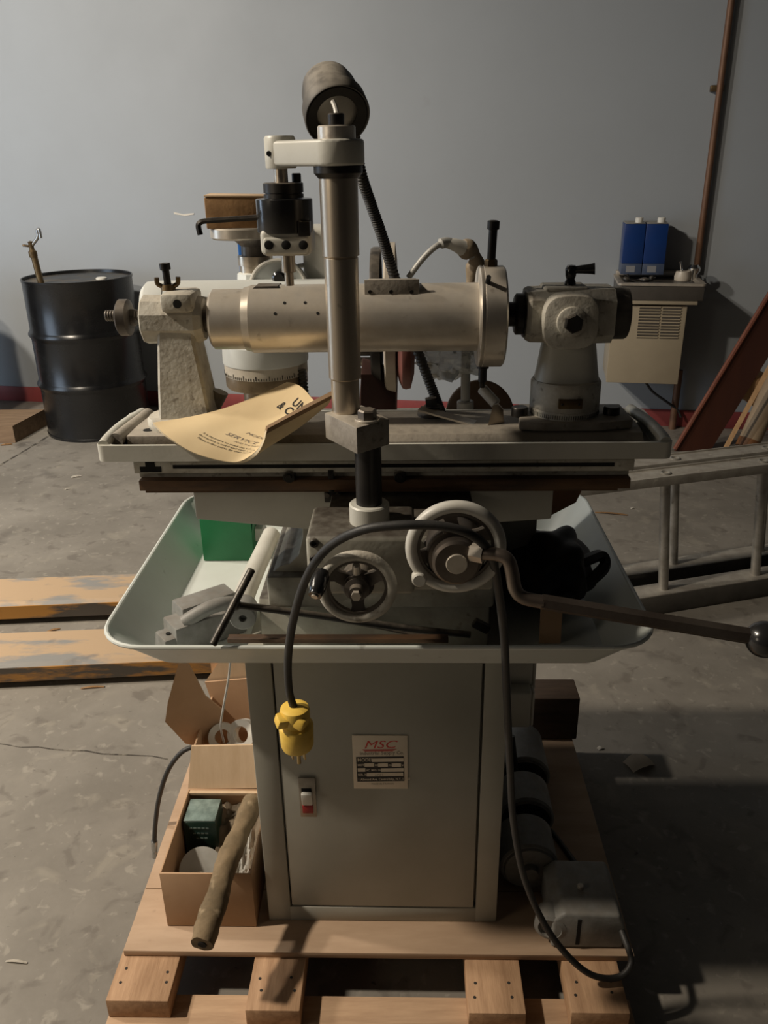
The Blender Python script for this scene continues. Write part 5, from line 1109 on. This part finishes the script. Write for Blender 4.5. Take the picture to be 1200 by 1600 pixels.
# ------------------------------------------------------------------ water cooler, tins and pipes on the wall
FR[0] = FRW
CT = -.34
wcl = thing('water_cooler', 'beige wall-mounted water cooler with a steel basin', 'water cooler', (Wp(1010, 600, CT).x, CT / 2, Wp(1000, 600, CT).z))
A = lambda px, py, t=CT: Wp(px, py, t)
cx0, cx1 = A(952, 540).x, A(1064, 560).x
zt5, zb5 = A(1015, 478).z, A(1000, 599).z
part('front_panel', B().bb((cx0, CT, zb5), (cx1, CT + .02, zt5), bev=.004), m_cooler, wcl)
part('side_panels', B().bb((cx0 + .002, CT + .02, zb5 + .004), (cx1 - .002, -.002, zt5), bev=.003), m_cooler, wcl)
lv0, lv1 = A(998, 482), A(1068, 530)
for gx0_, gx1_ in ((A(997, 505).x, A(1030, 505).x), (A(1033, 505).x, A(1062, 505).x)):
    z_ = A(1020, 477).z
    for k in range(11):
        z_ = A(1020, 480 + k * 4.7).z
        part('louvre', B().box(((gx0_ + gx1_) / 2, CT - .002, z_), (gx1_ - gx0_, .007, .0055), (math.radians(-40), 0, 0)), m_cooler, wcl)
    part('louvre_opening', B().bb((gx0_, CT - .0012, A(1020, 529).z), (gx1_, CT - .0004, A(1020, 478).z)), m_coolerd, wcl)
bx0_, bx1_ = A(965, 455, CT - .03).x, A(1103, 455, CT - .03).x
zr, zr2, zr3 = A(1030, 443, CT - .03).z, A(1030, 470, CT - .03).z, A(1030, 476, CT - .02).z
part('dark_band', B().bb((bx0_ + .006, CT - .028, zr2), (bx1_ - .006, -.002, zr - .01), bev=.006), m_coolerd, wcl)
part('lower_trim', B().bb((bx0_ + .012, CT - .02, zr3), (bx1_ - .03, -.003, zr2 + .001), bev=.003), m_cooler, wcl)
bs5 = B().loops([rrect(bx0_, bx1_, CT - .034, -.002, zr - .012, .02, 4), rrect(bx0_, bx1_, CT - .034, -.002, zr, .02, 4), rrect(bx0_ + .025, bx1_ - .025, CT - .012, -.02, zr + .002, .02, 4), rrect(bx0_ + .05, bx1_ - .05, CT + .02, -.05, zr - .02, .03, 4)])
part('basin', bs5, m_basin, wcl)
part('back_ledge', B().bb((bx0_ + .01, -.06, zr - .002), (bx1_ - .01, -.002, zr + .022), bev=.006), m_basin, wcl)
fb = Wp(1075, 436, -.16)
part('bubbler_base', B().lathe((fb.x - .03, -.16, zr - .01), (0, 0, 1), [(0, 0), (.04, 0), (.042, .02), (.034, .045), (0, .048)], 24), m_ceramic, wcl)
part('bubbler', B().lathe((fb.x + .025, -.15, zr - .01), (0, 0, 1), [(0, 0), (.022, 0), (.022, .03), (.033, .045), (.033, .062), (.02, .078), (0, .082)], 22), m_chrome, wcl)
part('spigot', B().cyl((fb.x - .035, -.16, zr + .03), (fb.x - .05, -.16, zr + .085), .008, .006, n=12, bev=.001), m_chrome, wcl)
lg = Wp(1055, 630, -.05)
part('drain_pipe', B().cyl((lg.x, -.05, .0), (lg.x, -.05, zb5 + .01), .02, n=20), m_oldpipe, wcl)
part('supply_cord', B().tube([Wp(1008, 596, -.1), Wp(1020, 612, -.09), Wp(1042, 628, -.085), Wp(1058, 640, -.06), Wp(1064, 652, -.06)], .007, 8, 6), m_rubber, wcl)
# oddments in the basin
od = [Wp(975, 434, -.30), Wp(985, 440, -.30), Wp(1000, 437, -.28), Wp(1012, 438, -.29), Wp(1024, 434, -.29)]
solo('tap_parts', B().tube(od, lambda t: .009 + .006 * math.sin(t * 12), 10, 5).tube([od[1], Wp(980, 428, -.30)], .005, 8, 2).sphere(Wp(1018, 435, -.30), .014, 14, 8), m_black, od[2], 'black tap parts lying in the cooler basin', 'parts')
# blue tins
for k, (xa_, xb_) in enumerate(((970, 1002), (1003, 1037))):
    t_f = -.20
    p0, p1 = Wp(xa_, 424, t_f), Wp(xb_, 424, t_f)
    ztn = Wp((xa_ + xb_) / 2 + 5, 350, t_f).z; zbn = zr + .021
    tn = thing('blue_tin', ('tall blue rectangular tin on the left on the water cooler', 'tall blue rectangular tin on the right on the water cooler')[k], 'tin', ((p0.x + p1.x) / 2, -.12, zbn), 'blue tins on the water cooler')
    zlow = zbn + (ztn - zbn) * .22
    part('body', B().bb((p0.x, t_f, zlow), (p1.x, -.04, ztn), bev=.003), m_blue, tn)
    part('lower_band', B().bb((p0.x, t_f, zbn), (p1.x, -.04, zlow), bev=.002), m_tinlow, tn)
    part('label', B().bb((p0.x + .025, t_f - .001, zbn + .012), (p0.x + .07, t_f - .0003, zbn + .045)), m_tinlabel, tn)
    part('tin_top', B().bb((p0.x + .002, t_f + .002, ztn), (p1.x - .002, -.042, ztn + .006), bev=.002), m_tin, tn)
    part('cap', B().lathe((p0.x + (p1.x - p0.x) * .68, t_f + .03, ztn + .005), (0, 0, 1), [(0, 0), (.02, 0), (.02, .022), (.017, .025), (0, .025)], 20), m_white, tn)
# wall pipe and marks
pl_ = [Wp(1145, 0, -.03), Wp(1092, 392, -.03)]
wpp = thing('wall_pipe', 'thin brown vertical pipe fixed to the wall above the water cooler', 'pipe', (pl_[1].x, -.03, .9))
part('pipe', B().cyl((pl_[1].x, -.03, zr + .021), (pl_[1].x + .0, -.03, 4.2), .017, n=20), m_oldpipe, wpp)
pcb = Wp(1118, 138, -.03); part('pipe_clip', B().bb((pl_[1].x - .045, -.035, pcb.z - .015), (pl_[1].x + .02, -.001, pcb.z + .015), bev=.004), m_brassold, wpp)
for (xa_, ya_, xb_, yb_) in ((272, 333, 288, 336), (288, 336, 303, 334)):
    a_, b_ = Wp(xa_, ya_, -.001), Wp(xb_, yb_, -.001)
    part('paint_chip', B().loops([[a_ + V((0, 0, -.006)), a_ + V((0, 0, .006)), a_ + V((0, -.002, .006)), a_ + V((0, -.002, -.006))], [b_ + V((0, 0, -.004)), b_ + V((0, 0, .004)), b_ + V((0, -.002, .004)), b_ + V((0, -.002, -.004))]]), m_debris, bpy.data.objects['wall_back'])

# ------------------------------------------------------------------ boards leaning in the right corner
def lean(name, pts_bot, pts_top, thick, mt, label, cat, med=None):
    pass
def pxw(px, py, t): return Wp(px, py, t)
r0_, r1_ = pxw(1061, 652, -.42), pxw(1095, 672, -.30)
bl0, bl1 = Wp(1062, 655, -.46), Wp(1100, 668, -.28)
bl0.z = bl1.z = .001
tp0, tp1 = Wp(1200, 466, -.30), Wp(1240, 520, -.06)
bd = thing('leaning_board', 'wide red-brown board leaning against the wall right of the water cooler', 'board', bl0)
k_ = 1.6
u0_ = tp0 - bl0; c0, c1 = bl0, bl1
wv = V((.19, .05, .0))
n5 = u0_.cross(wv).normalized() * .022
part('board', B().loops([[c0, c0 + wv, c0 + wv + n5, c0 + n5], [c0 + u0_ * k_, c0 + u0_ * k_ + wv, c0 + u0_ * k_ + wv + n5, c0 + u0_ * k_ + n5]]), m_redwood, bd)
e5 = n5.normalized() * .026 * (1 if n5.y < 0 else -1); t5 = wv.normalized() * -.004
part('edge_strip', B().tube([c0 + V((0, 0, .012)) + t5, c0 + u0_ * k_ + t5], .013, 8, 2), m_rededge, bd)
k0_, k1_ = Wp(1127, 692, -.62), Wp(1200, 578, -.50)
k0_.z = .012; dk = k1_ - k0_
solo('pine_batten', B().tube([k0_, k0_ + dk * 1.8], .016, 4, 2), m_stick, k0_, 'thin pine batten leaning in front of the red-brown board', 'batten', angle=20)
k2_, k3_ = Wp(1168, 690, -.50), Wp(1212, 598, -.38); k2_.z = .05; dk = k3_ - k2_
ctb = thing('cardboard_tube', 'thick brown cardboard tube leaning at the right edge beside the batten', 'tube', k2_)
part('tube', B().tube([k2_, k2_ + dk * 1.7], .055, 24, 2), m_tubec, ctb)
part('tube_end', B().tube([k2_ - dk.normalized() * .001, k2_ + dk.normalized() * .045], .058, 24, 2), m_brownp, ctb)
wcx = Wp(1178, 605, -.22)
lm = B().box((wcx.x, -.24, wcx.z), (.16, .12, .16), (.3, .5, .2), bev=.02)
for v_ in lm.bm.verts: v_.co += V((noise.noise(v_.co * 20), 0, noise.noise(v_.co * 20 + V((4, 0, 0))))) * .02
solo('split_log', lm, m_stick, (wcx.x, -.24, wcx.z - .1), 'chunk of split wood wedged between the board and the tube', 'wood')

# ------------------------------------------------------------------ litter on the floor
FR[0] = I4
def chip(px, py, L_, W_, rot, label, name='paint_flake', mt=None, bend=.004, cat='flake'):
    p = G(px, py); d = V((math.cos(rot), math.sin(rot), 0)); q = V((-d.y, d.x, 0))
    solo(name, B().sheet(lambda u, v: p + d * (u - .5) * L_ + q * (v - .5) * W_ * (1 - .4 * abs(u - .5)) + V((0, 0, .0015 + bend * math.sin(PI * u) + bend * .4 * math.sin(PI * v))), 6, 3, .001), mt or m_debris, p, label, cat)
chip(119, 745, .05, .028, .5, 'white flake on the floor in front of the black drum')
chip(105, 765, .022, .014, .2, 'smaller white flake on the floor near the drum')
chip(26, 1504, .045, .006, -.1, 'thin white sliver on the floor at the lower left', 'sliver', cat='sliver')
chip(82, 986, .05, .012, .6, 'pale wood splinter on the near pallet truck fork side', 'splinter', m_stick, cat='splinter')
chip(145, 1075, .07, .010, .1, 'short pale splinter on the floor in front of the forks', 'splinter', m_stick, cat='splinter')
chip(955, 803, .14, .016, -.25, 'long pale wood splinter on the floor seen between the ladder rungs', 'splinter', m_stick, cat='splinter')
chip(988, 795, .018, .012, .2, 'white crumb on the floor beside the long splinter')
chip(998, 1194, .07, .055, .4, 'crumpled scrap of pale paper on the floor right of the pallet', 'paper_scrap', m_label, .012, 'paper')
chip(880, 1085, .02, .007, -.9, 'white sliver on the floor right of the electrical boxes', 'sliver', cat='sliver')
chip(938, 1170, .018, .012, .4, 'white crumb on the floor above the pallet shadow')
chip(10, 695, .06, .03, .3, 'pale chip beside the wooden skid', 'splinter', m_stick, cat='splinter')
